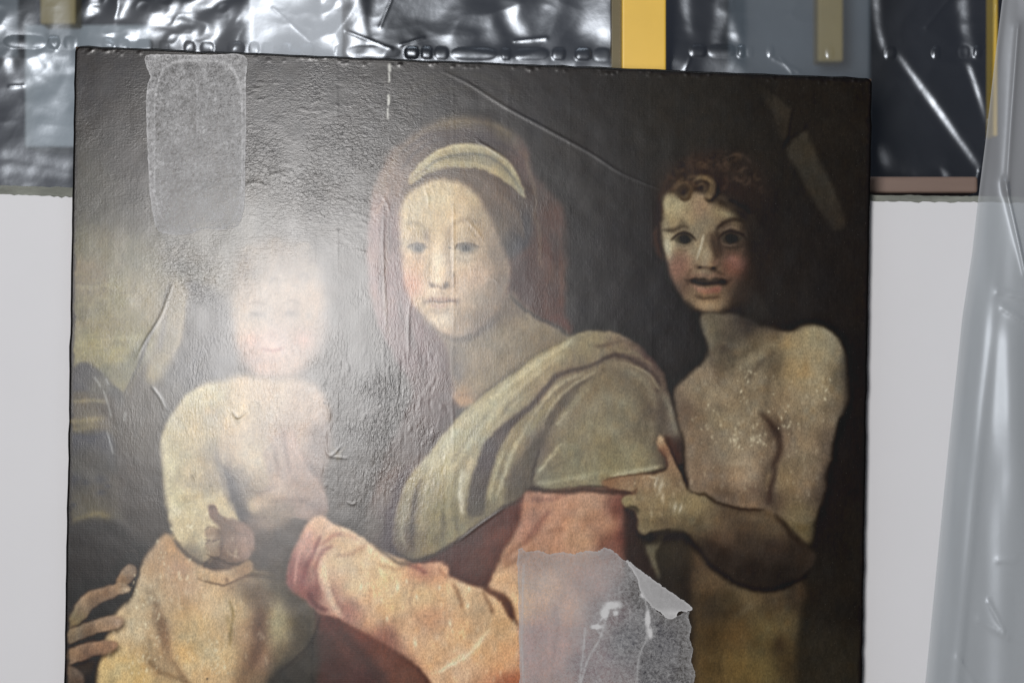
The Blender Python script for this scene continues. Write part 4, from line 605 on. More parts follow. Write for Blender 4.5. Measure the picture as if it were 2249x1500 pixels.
class NT:
    def __init__(s, name):
        s.m = bpy.data.materials.new(name); s.m.use_nodes = True; s.t = s.m.node_tree; s.t.nodes.clear(); s.out = s.t.nodes.new('ShaderNodeOutputMaterial')
    def n(s, typ, **kw):
        nd = s.t.nodes.new('ShaderNode' + typ)
        for k, v in kw.items():
            if k.startswith('_'): setattr(nd, k[1:], v)
            else:
                key = int(k[1:]) if k[0] == 'i' and k[1:].isdigit() else k.replace('_', ' ')
                if isinstance(v, bpy.types.NodeSocket): s.t.links.new(v, nd.inputs[key])
                else: nd.inputs[key].default_value = v
        return nd
    def link(s, a, b): s.t.links.new(a, b)
    def coord(s, scale=(1, 1, 1), rot=(0, 0, 0)):
        tc = s.n('TexCoord'); mp = s.n('Mapping', Scale=scale, Rotation=rot); s.link(tc.outputs['Object'], mp.inputs['Vector']); return mp.outputs[0]
    def noise(s, scale, vec=None, detail=4, rough=.6, dist=0):
        nd = s.n('TexNoise', Scale=scale, Detail=detail, Roughness=rough, Distortion=dist)
        s.link(vec if vec is not None else s.coord(), nd.inputs['Vector']); return nd.outputs['Fac']
    def math(s, op, a, b=0.0, c=None):
        nd = s.t.nodes.new('ShaderNodeMath'); nd.operation = op
        for i, v in enumerate((a, b) if c is None else (a, b, c)):
            if isinstance(v, bpy.types.NodeSocket): s.link(v, nd.inputs[i])
            else: nd.inputs[i].default_value = v
        return nd.outputs[0]
    def ramp(s, f, stops):
        nd = s.t.nodes.new('ShaderNodeValToRGB'); s.link(f, nd.inputs[0]); e = nd.color_ramp.elements
        while len(e) < len(stops): e.new(.5)
        for el, (p, c) in zip(e, stops): el.position = p; el.color = tuple(c) + (1,) if len(c) == 3 else c
        return nd.outputs[0]
    def mix(s, f, a, b, blend='MIX'):
        nd = s.t.nodes.new('ShaderNodeMix'); nd.data_type = 'RGBA'; nd.blend_type = blend
        for sock, v in ((nd.inputs[0], f), (nd.inputs[6], a), (nd.inputs[7], b)):
            if isinstance(v, bpy.types.NodeSocket): s.link(v, sock)
            else: sock.default_value = v if isinstance(v, float) else (tuple(v) + (1,))
        return nd.outputs[2]
    def bump(s, h, strength=1.0, dist=.001, normal=None):
        nd = s.n('Bump', Strength=strength, Distance=dist); s.link(h, nd.inputs['Height'])
        if normal is not None: s.link(normal, nd.inputs['Normal'])
        return nd.outputs[0]
    def pbsdf(s, col, rough=.5, normal=None, **kw):
        nd = s.n('BsdfPrincipled')
        for key, v in (('Base Color', col), ('Roughness', rough)):
            if isinstance(v, bpy.types.NodeSocket): s.link(v, nd.inputs[key])
            else: nd.inputs[key].default_value = (tuple(v) + (1,)) if key == 'Base Color' else v
        for k, v in kw.items():
            k = k.replace('_', ' ')
            if isinstance(v, bpy.types.NodeSocket): s.link(v, nd.inputs[k])
            else: nd.inputs[k].default_value = v
        if normal is not None: s.link(normal, nd.inputs['Normal'])
        return nd.outputs[0]
    def done(s, sh): s.link(sh, s.out.inputs['Surface']); return s.m

def L3(r, g, b): return tuple(float(x) for x in lin((r, g, b)))

# ---------------------------------------------------------------- materials
def mat_paint():
    t = NT('varnished_oil_paint')
    at = t.n('Attribute', _attribute_name='pigment').outputs['Color']
    wk = t.n('Attribute', _attribute_name='wrinkle').outputs['Fac']      # how crumpled the paint film is there
    gr = t.n('Attribute', _attribute_name='grain').outputs['Fac']
    fine = t.noise(700, t.coord((1, 1, .5)), 3)
    speck = t.math('GREATER_THAN', t.noise(620, detail=1), .735)
    col = t.mix(1.0, at, t.ramp(fine, [(0.3, (.74, .74, .74)), (.7, (1.26, 1.26, 1.26))]), 'MULTIPLY')
    col = t.mix(t.math('MULTIPLY', speck, .10), col, (.5, .48, .42))
    # canvas weave of two thread directions, vertical joints, crumpled skin
    w1 = t.n('TexWave', Scale=185.0, Distortion=1.6, Detail=2.0, Detail_Scale=2.0, _bands_direction='X'); t.link(t.coord((1, .2, 1)), w1.inputs['Vector'])
    w2 = t.n('TexWave', Scale=160.0, Distortion=1.8, Detail=2.0, Detail_Scale=2.0, _bands_direction='Z'); t.link(t.coord(), w2.inputs['Vector'])
    weave = t.math('MULTIPLY', t.math('ADD', w1.outputs['Fac'], w2.outputs['Fac']), .5)
    hz = t.noise(300, t.coord((.6, 1, 1.2), (0, .22, 0)), 3, .52, 1.2)       # wrinkles lying across
    vt = t.noise(300, t.coord((1.4, 1, .5)), 3, .5, .8)                      # wrinkles running down
    cr = t.noise(320, t.coord((1, 1, .9)), 3, .6, 1.2)
    wr = t.mix(gr, hz, vt)
    b1 = t.bump(weave, .028, .0003)
    nd = t.n('Bump', Distance=.0009); t.link(t.math('MULTIPLY', wk, .25), nd.inputs['Strength']); t.link(wr, nd.inputs['Height']); t.link(b1, nd.inputs['Normal'])
    b3 = t.bump(cr, .10, .0003, nd.outputs[0])
    b4 = t.bump(t.noise(9, detail=2), .10, .001, b3)
    rg = t.math('ADD', t.math('MULTIPLY', t.noise(40, t.coord((1, 1, .4)), 4), .05), .225)
    return t.done(t.pbsdf(col, rg, b4, IOR=1.5, Specular_IOR_Level=.33))

def mat_simple(name, rgb, rough=.6, n=.08, scale=30, bump=.0, vec=(1, 1, 1), **kw):
    t = NT(name); c = L3(*rgb); f = t.noise(scale, t.coord(vec), 5)
    col = t.ramp(f, [(.3, tuple(x * (1 - n) for x in c)), (.7, tuple(min(1, x * (1 + n)) for x in c))])
    nm = t.bump(t.noise(scale * 6, t.coord(vec), 4), .5, bump) if bump else None
    return t.done(t.pbsdf(col, rough, nm, **kw))

def mat_film(name, tint, milk, gloss, rough, strength=.5):
    """thin clear plastic: see-through, a milky scatter and mirror-like folds"""
    t = NT(name)
    ml = t.n('Attribute', _attribute_name='milk').outputs['Fac']
    nm = t.bump(t.noise(60, detail=4), strength, .002)
    tr = t.n('BsdfTransparent', Color=tuple(tint) + (1,)).outputs[0]
    df = t.n('BsdfDiffuse', Color=(.78, .80, .84, 1)).outputs[0]
    gl = t.n('BsdfGlossy', Color=(.84, .91, 1.0, 1), Roughness=rough, Normal=nm).outputs[0]
    a = t.n('MixShader', Fac=t.math('ADD', ml, milk)); t.link(tr, a.inputs[1]); t.link(df, a.inputs[2])
    lw = t.n('LayerWeight', Blend=.35, Normal=nm).outputs['Fresnel']
    b = t.n('MixShader', Fac=t.math('ADD', t.math('MULTIPLY', lw, .35), gloss)); t.link(a.outputs[0], b.inputs[1]); t.link(gl, b.inputs[2])
    return t.done(b.outputs[0])

def mat_tissue(name, alpha_gain=1.0):
    """wet-strength tissue paper: fibres let the paint show through"""
    t = NT(name)
    cv = t.n('Attribute', _attribute_name='cover').outputs['Fac']; mo = t.n('Attribute', _attribute_name='mottle').outputs['Fac']
    f1 = t.noise(300, detail=5, rough=.8, dist=.8); f2 = t.noise(45, detail=4, rough=.7)
    fib = t.math('ADD', t.math('MULTIPLY', t.math('SUBTRACT', f1, .5), 7.5), t.math('MULTIPLY', t.math('SUBTRACT', f2, .5), 3.2))
    fac = t.math('MULTIPLY', t.math('ADD', cv, t.math('MULTIPLY', fib, t.math('MULTIPLY', mo, .45))), alpha_gain); fac = t.math('MINIMUM', t.math('MAXIMUM', fac, 0.0), 1.0)
    nm = t.bump(f1, .5, .0006)
    tr = t.n('BsdfTransparent').outputs[0]
    pb = t.pbsdf((.66, .655, .66), .7, nm, IOR=1.35)
    a = t.n('MixShader', Fac=fac); t.link(tr, a.inputs[1]); t.link(pb, a.inputs[2])
    return t.done(a.outputs[0])

# ---------------------------------------------------------------- the painting
EXPO = 0.78                                # lamp light on the face: paint value = pigment * EXPO
P = empty('panel_painting', W(1026, 1722, .012), label='dark old painting of a veiled woman, child and boy with pale glare on its varnish', cat='painting')
BL, BR = (136.5, 1722), (1890, 1722)
nu, nv = 890, 812
u = np.linspace(0, 1, nu)[None]; v = np.linspace(0, 1, nv)[:, None]
ex = lambda s, seed, amp: amp * np.interp(s, np.linspace(0, 1, 60), np.random.default_rng(seed).standard_normal(60)) 
X = (TOPL[0] * (1 - u) + TOPR[0] * u) * (1 - v) + (BL[0] * (1 - u) + BR[0] * u) * v
Y = (TOPL[1] * (1 - u) + TOPR[1] * u) * (1 - v) + (BL[1] * (1 - u) + BR[1] * u) * v
fade = lambda s: np.clip(1 - s / .02, 0, 1)
X = X + ex(v, 1, .6) * fade(u) + ex(v, 2, .6) * fade(1 - u); Y = Y + ex(u, 3, .7) * fade(v)
# rounded top corners
for cx, sgn in ((0, 1), (1, -1)):
    du = (u if cx == 0 else 1 - u) * 1752; dv = v * 1621; r = 14
    inside = (du < r) & (dv < r); q = np.sqrt((r - du) ** 2 + (r - dv) ** 2)
    push = np.where(inside & (q > 0), np.maximum(0, np.maximum(np.abs(r - du), np.abs(r - dv)) / np.maximum(q, 1e-6)), 1)
    X = X + sgn * np.where(inside, (r - du) * (1 - push), 0); Y = Y + np.where(inside, (r - dv) * (1 - push), 0)
def sample(A, X, Y):
    fx = np.clip((X - PX0) / ST - .0, 0, PW - 1.001); fy = np.clip((Y - PY0) / ST - .0, 0, PH - 1.001)
    x0 = fx.astype(int); y0 = fy.astype(int); fx = fx - x0; fy = fy - y0
    if A.ndim == 3: fx = fx[..., None]; fy = fy[..., None]
    return (A[y0, x0] * (1 - fx) + A[y0, x0 + 1] * fx) * (1 - fy) + (A[y0 + 1, x0] * (1 - fx) + A[y0 + 1, x0 + 1] * fx) * fy
# relief in millimetres
def hline(pts, w, h):
    """raised (or sunk) line in the paint"""
    p = catmull(pts, False); n = len(p); d = np.gradient(p, axis=0); d /= np.maximum(np.hypot(d[:, 0], d[:, 1]), 1e-6)[:, None]
    nn = np.stack([-d[:, 1], d[:, 0]], 1) * (w / 2 * np.sin(np.linspace(.2, math.pi - .1, n)))[:, None]
    q = np.concatenate([p + nn, (p - nn)[::-1]]); box = bbox(q, 8); m = fillmask(q, box)
    if m is not None: HT[box[1]:box[3], box[0]:box[2]] += gblur(m, .8) * h * .26
HT[:] = 0
hline([(972, 158), (1030, 186), (1110, 236), (1200, 285), (1300, 340), (1365, 382), (1450, 418)], 5, .55)
hline([(1045, 308), (1080, 330), (1112, 352)], 4, .5)
for p, w, h in [([(845, 470), (842, 540), (846, 640), (850, 740)], 4, .4), ([(902, 660), (898, 720), (899, 800)], 4, .5), ([(996, 440), (998, 600), (996, 740)], 3, .25), ([(935, 415), (942, 440), (940, 460)], 4, .4),
                ([(382, 620), (372, 650), (352, 700), (320, 750), (300, 790)], 5, .5), ([(540, 410), (560, 402), (590, 412)], 5, .7), ([(590, 388), (612, 382), (640, 400)], 5, .6), ([(715, 870), (724, 910), (722, 930)], 5, .6), ([(716, 945), (718, 990), (730, 1000), (752, 978)], 4, .8), ([(510, 902), (523, 918), (545, 900)], 4, .8),
                ([(885, 780), (882, 840), (880, 880)], 4, -.6), ([(868, 760), (862, 800)], 4, -.5), ([(1020, 480), (1045, 505), (1062, 530)], 3, .4), ([(1065, 612), (1085, 614), (1098, 625)], 3, .3), ([(835, 425), (850, 445), (858, 470)], 4, .5),
                ([(860, 150), (858, 180)], 5, .8), ([(854, 210), (854, 236)], 6, .8), ([(720, 1004), (745, 1005), (768, 1008)], 4, .6), ([(762, 1103), (778, 1108), (782, 1100)], 4, .6), ([(1010, 1188), (1060, 1150), (1110, 1116)], 4, .5),
                ([(508, 1322), (512, 1360), (508, 1400)], 5, -.5), ([(968, 1480), (1005, 1458), (1045, 1428), (1078, 1385)], 5, .5), ([(318, 1410), (330, 1440), (322, 1470)], 4, .4), ([(333, 850), (350, 870), (368, 902)], 4, .5)]:
    hline(p, w, h)
r8 = np.random.default_rng(8)
for x in (690, 742, 845, 996, 1250, 1432, 1118, 610):                      # joints and lifted ridges down the support
    y = 150
    while y < 1400:
        ln = r8.uniform(60, 260); hline([(x + r8.uniform(-3, 3), y), (x + r8.uniform(-3, 3), y + ln / 2), (x + r8.uniform(-3, 3), y + ln)], 4, r8.uniform(.08, .28) * (1 if x < 1000 else .35)); y += ln + r8.uniform(10, 120)
for _ in range(420):                                                      # short lifted flakes in the crumpled zones
    if r8.random() < .5: x, y = r8.uniform(540, 830), r8.uniform(170, 560); dx, dy = r8.uniform(8, 26), r8.uniform(-8, 10)
    else: x, y = r8.uniform(700, 980), r8.uniform(760, 1120); dx, dy = r8.uniform(-6, 6), r8.uniform(10, 34)
    hline([(x, y), (x + dx * .5 + r8.uniform(-3, 3), y + dy * .5 + r8.uniform(-3, 3)), (x + dx, y + dy)], 3.5, r8.uniform(-.35, .5))
for _ in range(90):                                                       # beads along the top edge and grit
    x = r8.uniform(170, 1910); y = TOPL[1] + (x - TOPL[0]) * .0405 + r8.uniform(4, 16); hline([(x - 4, y), (x, y + 1), (x + 5, y)], 5, r8.uniform(.3, .9))
H = sample(HT, X, Y) + sample(noise(30, 30, 31), X, Y) * .025 + sample(noise(8, 12, 32), X, Y) * .005
edge = np.minimum(np.minimum(u * 876, (1 - u) * 876), v * 811 + np.zeros_like(u))           # mm from the border
roll = 1.6 * np.clip(1 - edge / 1.6, 0, 1) ** 2
yw = (-H + roll) * .001
k0 = 1 / 2000.0
verts = np.stack([(X - 1124.5) * k0, yw, (750 - Y) * k0], -1).reshape(-1, 3)
pig = np.clip((lin(np.clip(sample(CV, X, Y), 6, 252)) - .0075) / EXPO, 0.003, .85)
def gau(x, y, rx, ry): return np.exp(-(((X - x) / rx) ** 2 + ((Y - y) / ry) ** 2))
nz = sample(noise(50, 50, 41), X, Y)
wrk = .15 + .85 * gau(700, 330, 260, 190) + .22 * gau(400, 300, 300, 230) + .55 * gau(440, 620, 120, 90) + .9 * gau(860, 960, 110, 190) + .35 * gau(560, 800, 260, 200) - .12 * gau(610, 640, 90, 90) - .18 * np.clip((X - 1150) / 400, 0, 1) - .15 * np.clip((Y - 1080) / 200, 0, 1)
wrk = np.clip(wrk * (1 + .45 * nz), .04, 1.3)
grn = np.clip((Y - 430) / 220 + (X - 820) / 260 * .6 + .15 * nz, 0, 1)
mesh('paint_layer', verts, grid_faces(nv, nu)[:, ::-1], mat_paint(), P, smooth=True, attrs={'pigment': pig.reshape(-1, 3), 'wrinkle': wrk.ravel(), 'grain': grn.ravel()})
# wooden support behind the paint
ring = [(TOPL[0] + 1.5, TOPL[1] + 1.5), (TOPR[0] - 1.5, TOPR[1] + 1.5), (BR[0] - 1.5, BR[1] - 1), (BL[0] + 1.5, BL[1] - 1)]
vs = [W(x, y)[::1] for x, y in ring]; vs = [(a[0], .0024, a[2]) for a in vs] + [(a[0], .024, a[2]) for a in vs]
mesh('wood_panel', vs, [(0, 1, 2, 3), (7, 6, 5, 4), (0, 4, 5, 1), (1, 5, 6, 2), (2, 6, 7, 3), (3, 7, 4, 0)], mat_simple('aged_panel_wood', (74, 58, 44), .75, .3, 60, .001, (1, 1, .1)), P)

# ---------------------------------------------------------------- tissue facings pasted on the paint
def rough_outline(pts, amp, seed, n=10, closed=True):
    p = catmull(pts, closed, n); r = np.random.default_rng(seed)
    return p + r.standard_normal(p.shape) * amp
def patch(name, outline, mat, cover, lift, parent=None, step=3, hfun=None, mottle=None, **kw):
    """paper cut to an outline: a fine grid trimmed to the torn edge, border points snapped onto it"""
    box = (int(outline[:, 0].min()) - 4, int(outline[:, 1].min()) - 4, int(outline[:, 0].max()) + 4, int(outline[:, 1].max()) + 4)
    gx = np.arange(box[0], box[2], step, dtype=float); gy = np.arange(box[1], box[3], step, dtype=float)
    GX, GY = np.meshgrid(gx, gy)
    ins = np.zeros(GX.shape, bool); n = len(outline)
    for i in range(n):
        xa, ya = outline[i - 1]; xb, yb = outline[i]
        if ya == yb: continue
        c = ((ya > GY) != (yb > GY)) & (GX < (xb - xa) * (GY - ya) / (yb - ya) + xa); ins ^= c
    dd = np.full(GX.shape, 1e9); qx = GX.copy(); qy = GY.copy()
    for i in range(n):
        ax, ay = outline[i - 1]; bx, by = outline[i]; ex_, ey_ = bx - ax, by - ay; L2 = ex_ * ex_ + ey_ * ey_ + 1e-9
        t_ = np.clip(((GX - ax) * ex_ + (GY - ay) * ey_) / L2, 0, 1); cx_ = ax + t_ * ex_; cy_ = ay + t_ * ey_; d_ = np.hypot(GX - cx_, GY - cy_)
        m = d_ < dd; dd[m] = d_[m]; qx[m] = cx_[m]; qy[m] = cy_[m]
    keep = ins | (dd < step * .75)
    snap = keep & (~ins | (dd < step * .5)); GX = np.where(snap, qx, GX); GY = np.where(snap, qy, GY)
    ok = keep[:-1, :-1] & keep[1:, :-1] & keep[1:, 1:] & keep[:-1, 1:]
    ok &= ~(snap[:-1, :-1] & snap[1:, :-1] & snap[1:, 1:] & snap[:-1, 1:])
    f = grid_faces(*GX.shape).reshape(GX.shape[0] - 1, GX.shape[1] - 1, 4)[ok]
    used = np.unique(f); remap = np.full(GX.size, -1); remap[used] = np.arange(len(used))
    dist = np.where(snap, 0, dd)
    h = lift + (hfun(GX, GY, dist) if hfun else 0)
    V = np.stack([(GX - 1124.5) * k0, -h * .001 + 0 * GX, (750 - GY) * k0], -1).reshape(-1, 3)[used]
    cv_ = (cover(GX, GY, dist) + 0 * GX).ravel()[used]
    mo_ = ((mottle(GX, GY) if mottle else .8) + 0 * GX).ravel()[used]
    return mesh(name, V, remap[f][:, ::-1], mat, parent, smooth=True, attrs={'cover': cv_, 'mottle': mo_}, **kw)
def seg(GX, GY, pts, w):
    out = np.zeros(GX.shape); p = catmull(pts, False, 5)
    for (ax, ay), (bx, by) in zip(p[:-1], p[1:]):
        ex_, ey_ = bx - ax, by - ay; t_ = np.clip(((GX - ax) * ex_ + (GY - ay) * ey_) / (ex_ * ex_ + ey_ * ey_ + 1e-9), 0, 1)
        out = np.maximum(out, np.exp(-(np.hypot(GX - ax - t_ * ex_, GY - ay - t_ * ey_) / w) ** 2))
    return out
TM = mat_tissue('facing_tissue')
o1 = rough_outline([(322, 123), (380, 121), (460, 122), (537, 124), (540, 180), (541, 260), (539, 340), (538, 420), (535, 462), (528, 486), (516, 500), (484, 505), (450, 502), (415, 514), (372, 515), (348, 506), (338, 480), (331, 440), (327, 380), (323, 300), (321, 230), (324, 190), (330, 170), (323, 150)], .5, 5)
def cov1(x, y, d):
    oval = ((np.abs(x - 436) / 97) ** 4 + (np.abs(y - 320) / 186) ** 4)
    c = .38 + .10 * np.clip((oval - .78) * 4, 0, 1)
    c = c + .34 * np.exp(-((oval - 1.0) / .07) ** 2) * (1 - .4 * (y > 400)) + .30 * np.exp(-(d / 2.5) ** 2)
    c += .22 * (seg(x, y, [(455, 140), (448, 175), (458, 200), (452, 240)], 1.6) + seg(x, y, [(430, 160), (434, 240), (432, 320), (428, 380)], 1.5) + seg(x, y, [(445, 250), (450, 300), (460, 335)], 1.4))
    c -= .22 * np.exp(-(((y - 498 + (x - 436) * .03) / 9) ** 2)) * (x > 340)
    return c
patch('tissue_patch', o1, TM, cov1, .75, hfun=lambda x, y, d: .25 * np.exp(-((((np.abs(x - 436) / 97) ** 4 + (np.abs(y - 320) / 186) ** 4) - 1.0) / .12) ** 2) + .6 * seg(x, y, [(470, 500), (500, 500), (528, 488)], 8),
      label='tall rounded grey tissue paper patch pasted near the upper left corner of the painting', cat='tissue patch')
o2 = rough_outline([(1138, 1210), (1160, 1212), (1185, 1208), (1205, 1216), (1235, 1212), (1262, 1216), (1290, 1209), (1310, 1210), (1328, 1203), (1345, 1208), (1362, 1222), (1385, 1240), (1398, 1262), (1410, 1295), (1436, 1334), (1468, 1356), (1496, 1348), (1514, 1340), (1512, 1356), (1518, 1378), (1514, 1400), (1522, 1425), (1518, 1450), (1526, 1480), (1520, 1520), (1524, 1580), (1480, 1600), (1300, 1604), (1150, 1600), (1143, 1560), (1141, 1450), (1139, 1330)], 1.0, 6)
def cov2(x, y, d):
    c = .38 + .04 * np.sin(x * .02) + .16 * np.exp(-(d / 3.0) ** 2)
    c = c - .08 * np.clip((x + (y - 1300) * .45 - 1330) / 60, 0, 1)
    for p in ([(1340, 1325), (1330, 1360), (1318, 1400), (1290, 1450), (1276, 1500)], [(1414, 1305), (1424, 1350), (1420, 1400), (1404, 1440), (1398, 1500)], [(1285, 1380), (1280, 1440), (1272, 1500)], [(1335, 1345), (1310, 1375), (1322, 1395)], [(1150, 1240), (1146, 1400), (1150, 1500)]):
        c += .30 * seg(x, y, p, 2.2)
    for cx, cy, rx, ry in ((1346, 1328, 20, 9), (1328, 1345, 10, 12), (1352, 1346, 6, 6), (1412, 1306, 7, 6), (1422, 1360, 6, 20), (1428, 1390, 5, 12), (1310, 1376, 14, 5)):
        c += .75 * np.exp(-(((x - cx) / rx) ** 2 + ((y - cy) / ry) ** 2) ** 2)
    return np.clip(c, 0, 1.2)
T2 = patch('tissue_patch', o2, TM, cov2, .8, mottle=lambda x, y: .20 + .22 * np.clip((x + (y - 1300) * .45 - 1290) / 80, 0, 1), hfun=lambda x, y, d: .8 * np.exp(-((x - 1405 - (y - 1240) * .25) / 16) ** 2) * (y > 1230) + .3 * seg(x, y, [(1340, 1325), (1318, 1400), (1276, 1500)], 5),
      label='torn lilac grey tissue paper patch with a folded corner at the bottom of the painting', cat='tissue patch')
o3 = rough_outline([(1372, 1226), (1400, 1246), (1440, 1276), (1480, 1304), (1519, 1332), (1510, 1342), (1492, 1342), (1482, 1356), (1466, 1358), (1450, 1344), (1430, 1330), (1408, 1300), (1396, 1264)], .7, 7)
patch('folded_corner', o3, TM, lambda x, y, d: .62 + .2 * np.exp(-(d / 3) ** 2) + .25 * np.exp(-(((x - 1474) / 22) ** 2 + ((y - 1346) / 9) ** 2)), 1.7, parent=T2, step=2.5, mottle=lambda x, y: .12 + 0 * x)

# ---------------------------------------------------------------- white board behind the painting
B = empty('backing_board', W(1100, 1790, .05), label='wide white foam board standing behind the painting with a frayed grey top edge', cat='board')
bm_ = mat_simple('white_board_paper', (226, 226, 229), .75, .012, 6, .00015)
def top(px): return np.interp(px, [-80, 0, 155, 1900, 2145, 2330], [426, 427, 432, 443, 444, 446])
xs = np.linspace(-90, 2330, 280); rb = np.random.default_rng(3)
ty = top(xs) + rb.standard_normal(280) * .8 + 2.5 * (rb.random(280) > .93)
yb0, yb1 = .026, .036
vs = [W(x, t, yb0) for x, t in zip(xs, ty)] + [W(x, 1790, yb0) for x in xs] + [W(x, t, yb1) for x, t in zip(xs, ty)] + [W(x, 1790, yb1) for x in xs]
n_ = len(xs); fs = []
for i in range(n_ - 1): fs += [(i, n_ + i, n_ + i + 1, i + 1), (2 * n_ + i, 2 * n_ + i + 1, 3 * n_ + i + 1, 3 * n_ + i), (i, i + 1, 2 * n_ + i + 1, 2 * n_ + i)]
fs += [(0, 2 * n_, 3 * n_, n_), (n_ - 1, 2 * n_ - 1, 4 * n_ - 1, 3 * n_ - 1)]
mesh('board_sheet', vs, fs, bm_, B)
em = mat_simple('frayed_grey_core', (128, 130, 122), .9, .25, 90, .002, (.3, 1, 1))
vs = []; 
e0 = np.interp(xs, [-90, 155, 1900, 2330], [405, 412, 429, 433]) + rb.standard_normal(280) * .6
for yy_, a in ((.0365, e0), (.0365, ty + 8), (.050, e0), (.050, ty + 8)): vs += [W(x, t, yy_) for x, t in zip(xs, a)]
fs = []
for i in range(n_ - 1): fs += [(i, n_ + i, n_ + i + 1, i + 1), (i, i + 1, 2 * n_ + i + 1, 2 * n_ + i), (2 * n_ + i, 2 * n_ + i + 1, 3 * n_ + i + 1, 3 * n_ + i)]
mesh('core_edge', vs, fs, em, B)

# ---------------------------------------------------------------- rack bars and cartons
ym = mat_simple('yellow_enamel', (240, 196, 80), .38, .05, 12, .00012)
def bar(name, x0, x1, y0, y1, d0, dep, mat, b=.003, **kw):
    a = W(x0, y1, d0); c = W(x1, y0, d0)
    return bevel_box(name, (a[0], d0, a[2]), (c[0], d0 + dep, c[2]), mat, b=b, **kw)
yp = bar('yellow_post', 1366, 1463, -160, 700, .075, .07, ym, .0025, label='bright yellow square steel post standing upright just behind the top edge of the painting', cat='post')
fl = bar('shaded_side_strip', 1343, 1364.5, -160, 700, .100, .03, mat_simple('yellow_enamel_in_shade', (96, 86, 52), .4, .12, 20), .001); fl.parent = yp  # stands for the post's shaded, film-covered side; shade painted into the colour
ym2 = mat_simple('dimmed_yellow_enamel', (150, 128, 66), .5, .08, 12)  # same yellow, darkened in its colour for the weaker light behind the film
bar('yellow_post', 1796, 1852, -160, 136, .50, .04, ym2, label='blurred yellow post seen through plastic film above the upper right corner of the painting', cat='post')
bar('yellow_bracket', 88, 166, -160, 54, .42, .04, ym2, label='dimmed yellow bracket behind plastic film at the top left corner', cat='bracket')
bar('yellow_post', 2182, 2192, -160, 300, .30, .04, ym, label='narrow yellow post edge between the loose film and the hanging sheet at the right', cat='post')
wc = mat_simple('white_carton', (232, 230, 226), .7, .04, 14)
bar('white_carton', 548, 752, -160, 360, .33, .12, wc, label='white carton behind the crumpled plastic film above the painting', cat='carton')
gm = mat_simple('grey_painted_metal', (150, 154, 152), .5, .06, 10)
bar('grey_cabinet', 54, 330, 55, 324, .46, .1, gm, label='light grey cabinet side behind plastic film beside the upper left corner of the painting', cat='cabinet')
gm2 = mat_simple('blue_grey_metal', (84, 92, 96), .5, .08, 8)
bar('grey_cabinet', 1600, 1912, -160, 330, .62, .1, gm2, label='dark blue grey cabinet behind the blurred yellow post', cat='cabinet')
bar('grey_cabinet', -60, 40, -160, 128, .55, .1, gm2, label='grey blue cabinet corner at the far top left behind plastic film', cat='cabinet')
wm = mat_simple('brown_laminate', (126, 106, 96), .42, .14, 26, .0003, (.15, 1, 1))
bar('shelf_rail', 1760, 2148, 388, 424, .09, .05, wm, .004, label='brown wooden shelf rail behind plastic film right of the painting', cat='rail')
dk = mat_simple('dark_slot', (26, 25, 26), .7, .1)
# dark room behind everything
dw = mat_simple('dark_blue_wall', (16, 21, 36), .6, .3, 2.2, 0)
a = W(-900, 2100, 1.1); c = W(3100, -700, 1.1)
mesh('dark_wall', [(a[0], 1.1, a[2]), (c[0], 1.1, a[2]), (c[0], 1.1, c[2]), (a[0], 1.1, c[2])], [(0, 1, 2, 3)], dw, kind='structure')

# ---------------------------------------------------------------- crumpled plastic film along the top
def film_noise(gx, gy, sx, sy, seed):
    r = np.random.default_rng(seed); g = r.standard_normal((int(np.ptp(gy) / sy) + 5, int(np.ptp(gx) / sx) + 5))
    xi = (gx - gx.min()) / sx + .3; yi = (gy - gy.min()) / sy + .3; x0 = xi.astype(int); y0 = yi.astype(int); fx = xi - x0; fy = yi - y0
    fx = fx * fx * (3 - 2 * fx); fy = fy * fy * (3 - 2 * fy)
    return (g[y0, x0] * (1 - fx) + g[y0, x0 + 1] * fx) * (1 - fy) + (g[y0 + 1, x0] * (1 - fx) + g[y0 + 1, x0 + 1] * fx) * fy
def ridge(GX, GY, a, b, w0, w1, h, one=0):
    """a sharp crease from a to b; w0, w1 its half-widths, one-sided when one != 0"""
    ex_, ey_ = b[0] - a[0], b[1] - a[1]; L = math.hypot(ex_, ey_); t_ = ((GX - a[0]) * ex_ + (GY - a[1]) * ey_) / (L * L)
    tc = np.clip(t_, 0, 1); s = ((GX - a[0] - tc * ex_) * ey_ - (GY - a[1] - tc * ey_) * ex_) / L; d_ = np.hypot(GX - a[0] - tc * ex_, GY - a[1] - tc * ey_)
    w = w0 + (w1 - w0) * tc; f = 1 / (1 + (d_ / w) ** 2) 
    if one: f = np.where(np.sign(s) == one, f, np.exp(-(d_ / (w * .35)) ** 2))
    return h * f
gx = np.arange(-70, 2215, 2.4); gy = np.arange(-90, 470, 2.4); GX, GY = np.meshgrid(gx, gy)
row = np.interp(GX, [-70, 160, 300, 700, 1000, 1350, 1500, 1700, 1900, 2200], [92, 94, 102, 112, 118, 120, 112, 114, 118, 114])
sm = lambda x, a, b: np.clip((x - a) / (b - a), 0, 1) ** 2 * (3 - 2 * np.clip((x - a) / (b - a), 0, 1))
def inside(pts):
    ins = np.zeros(GX.shape, bool); n = len(pts)
    for k in range(n):
        (xa, ya), (xb, yb) = pts[k - 1], pts[k]
        if ya != yb: ins ^= ((ya > GY) != (yb > GY)) & (GX < (xb - xa) * (GY - ya) / (yb - ya) + xa)
    return ins
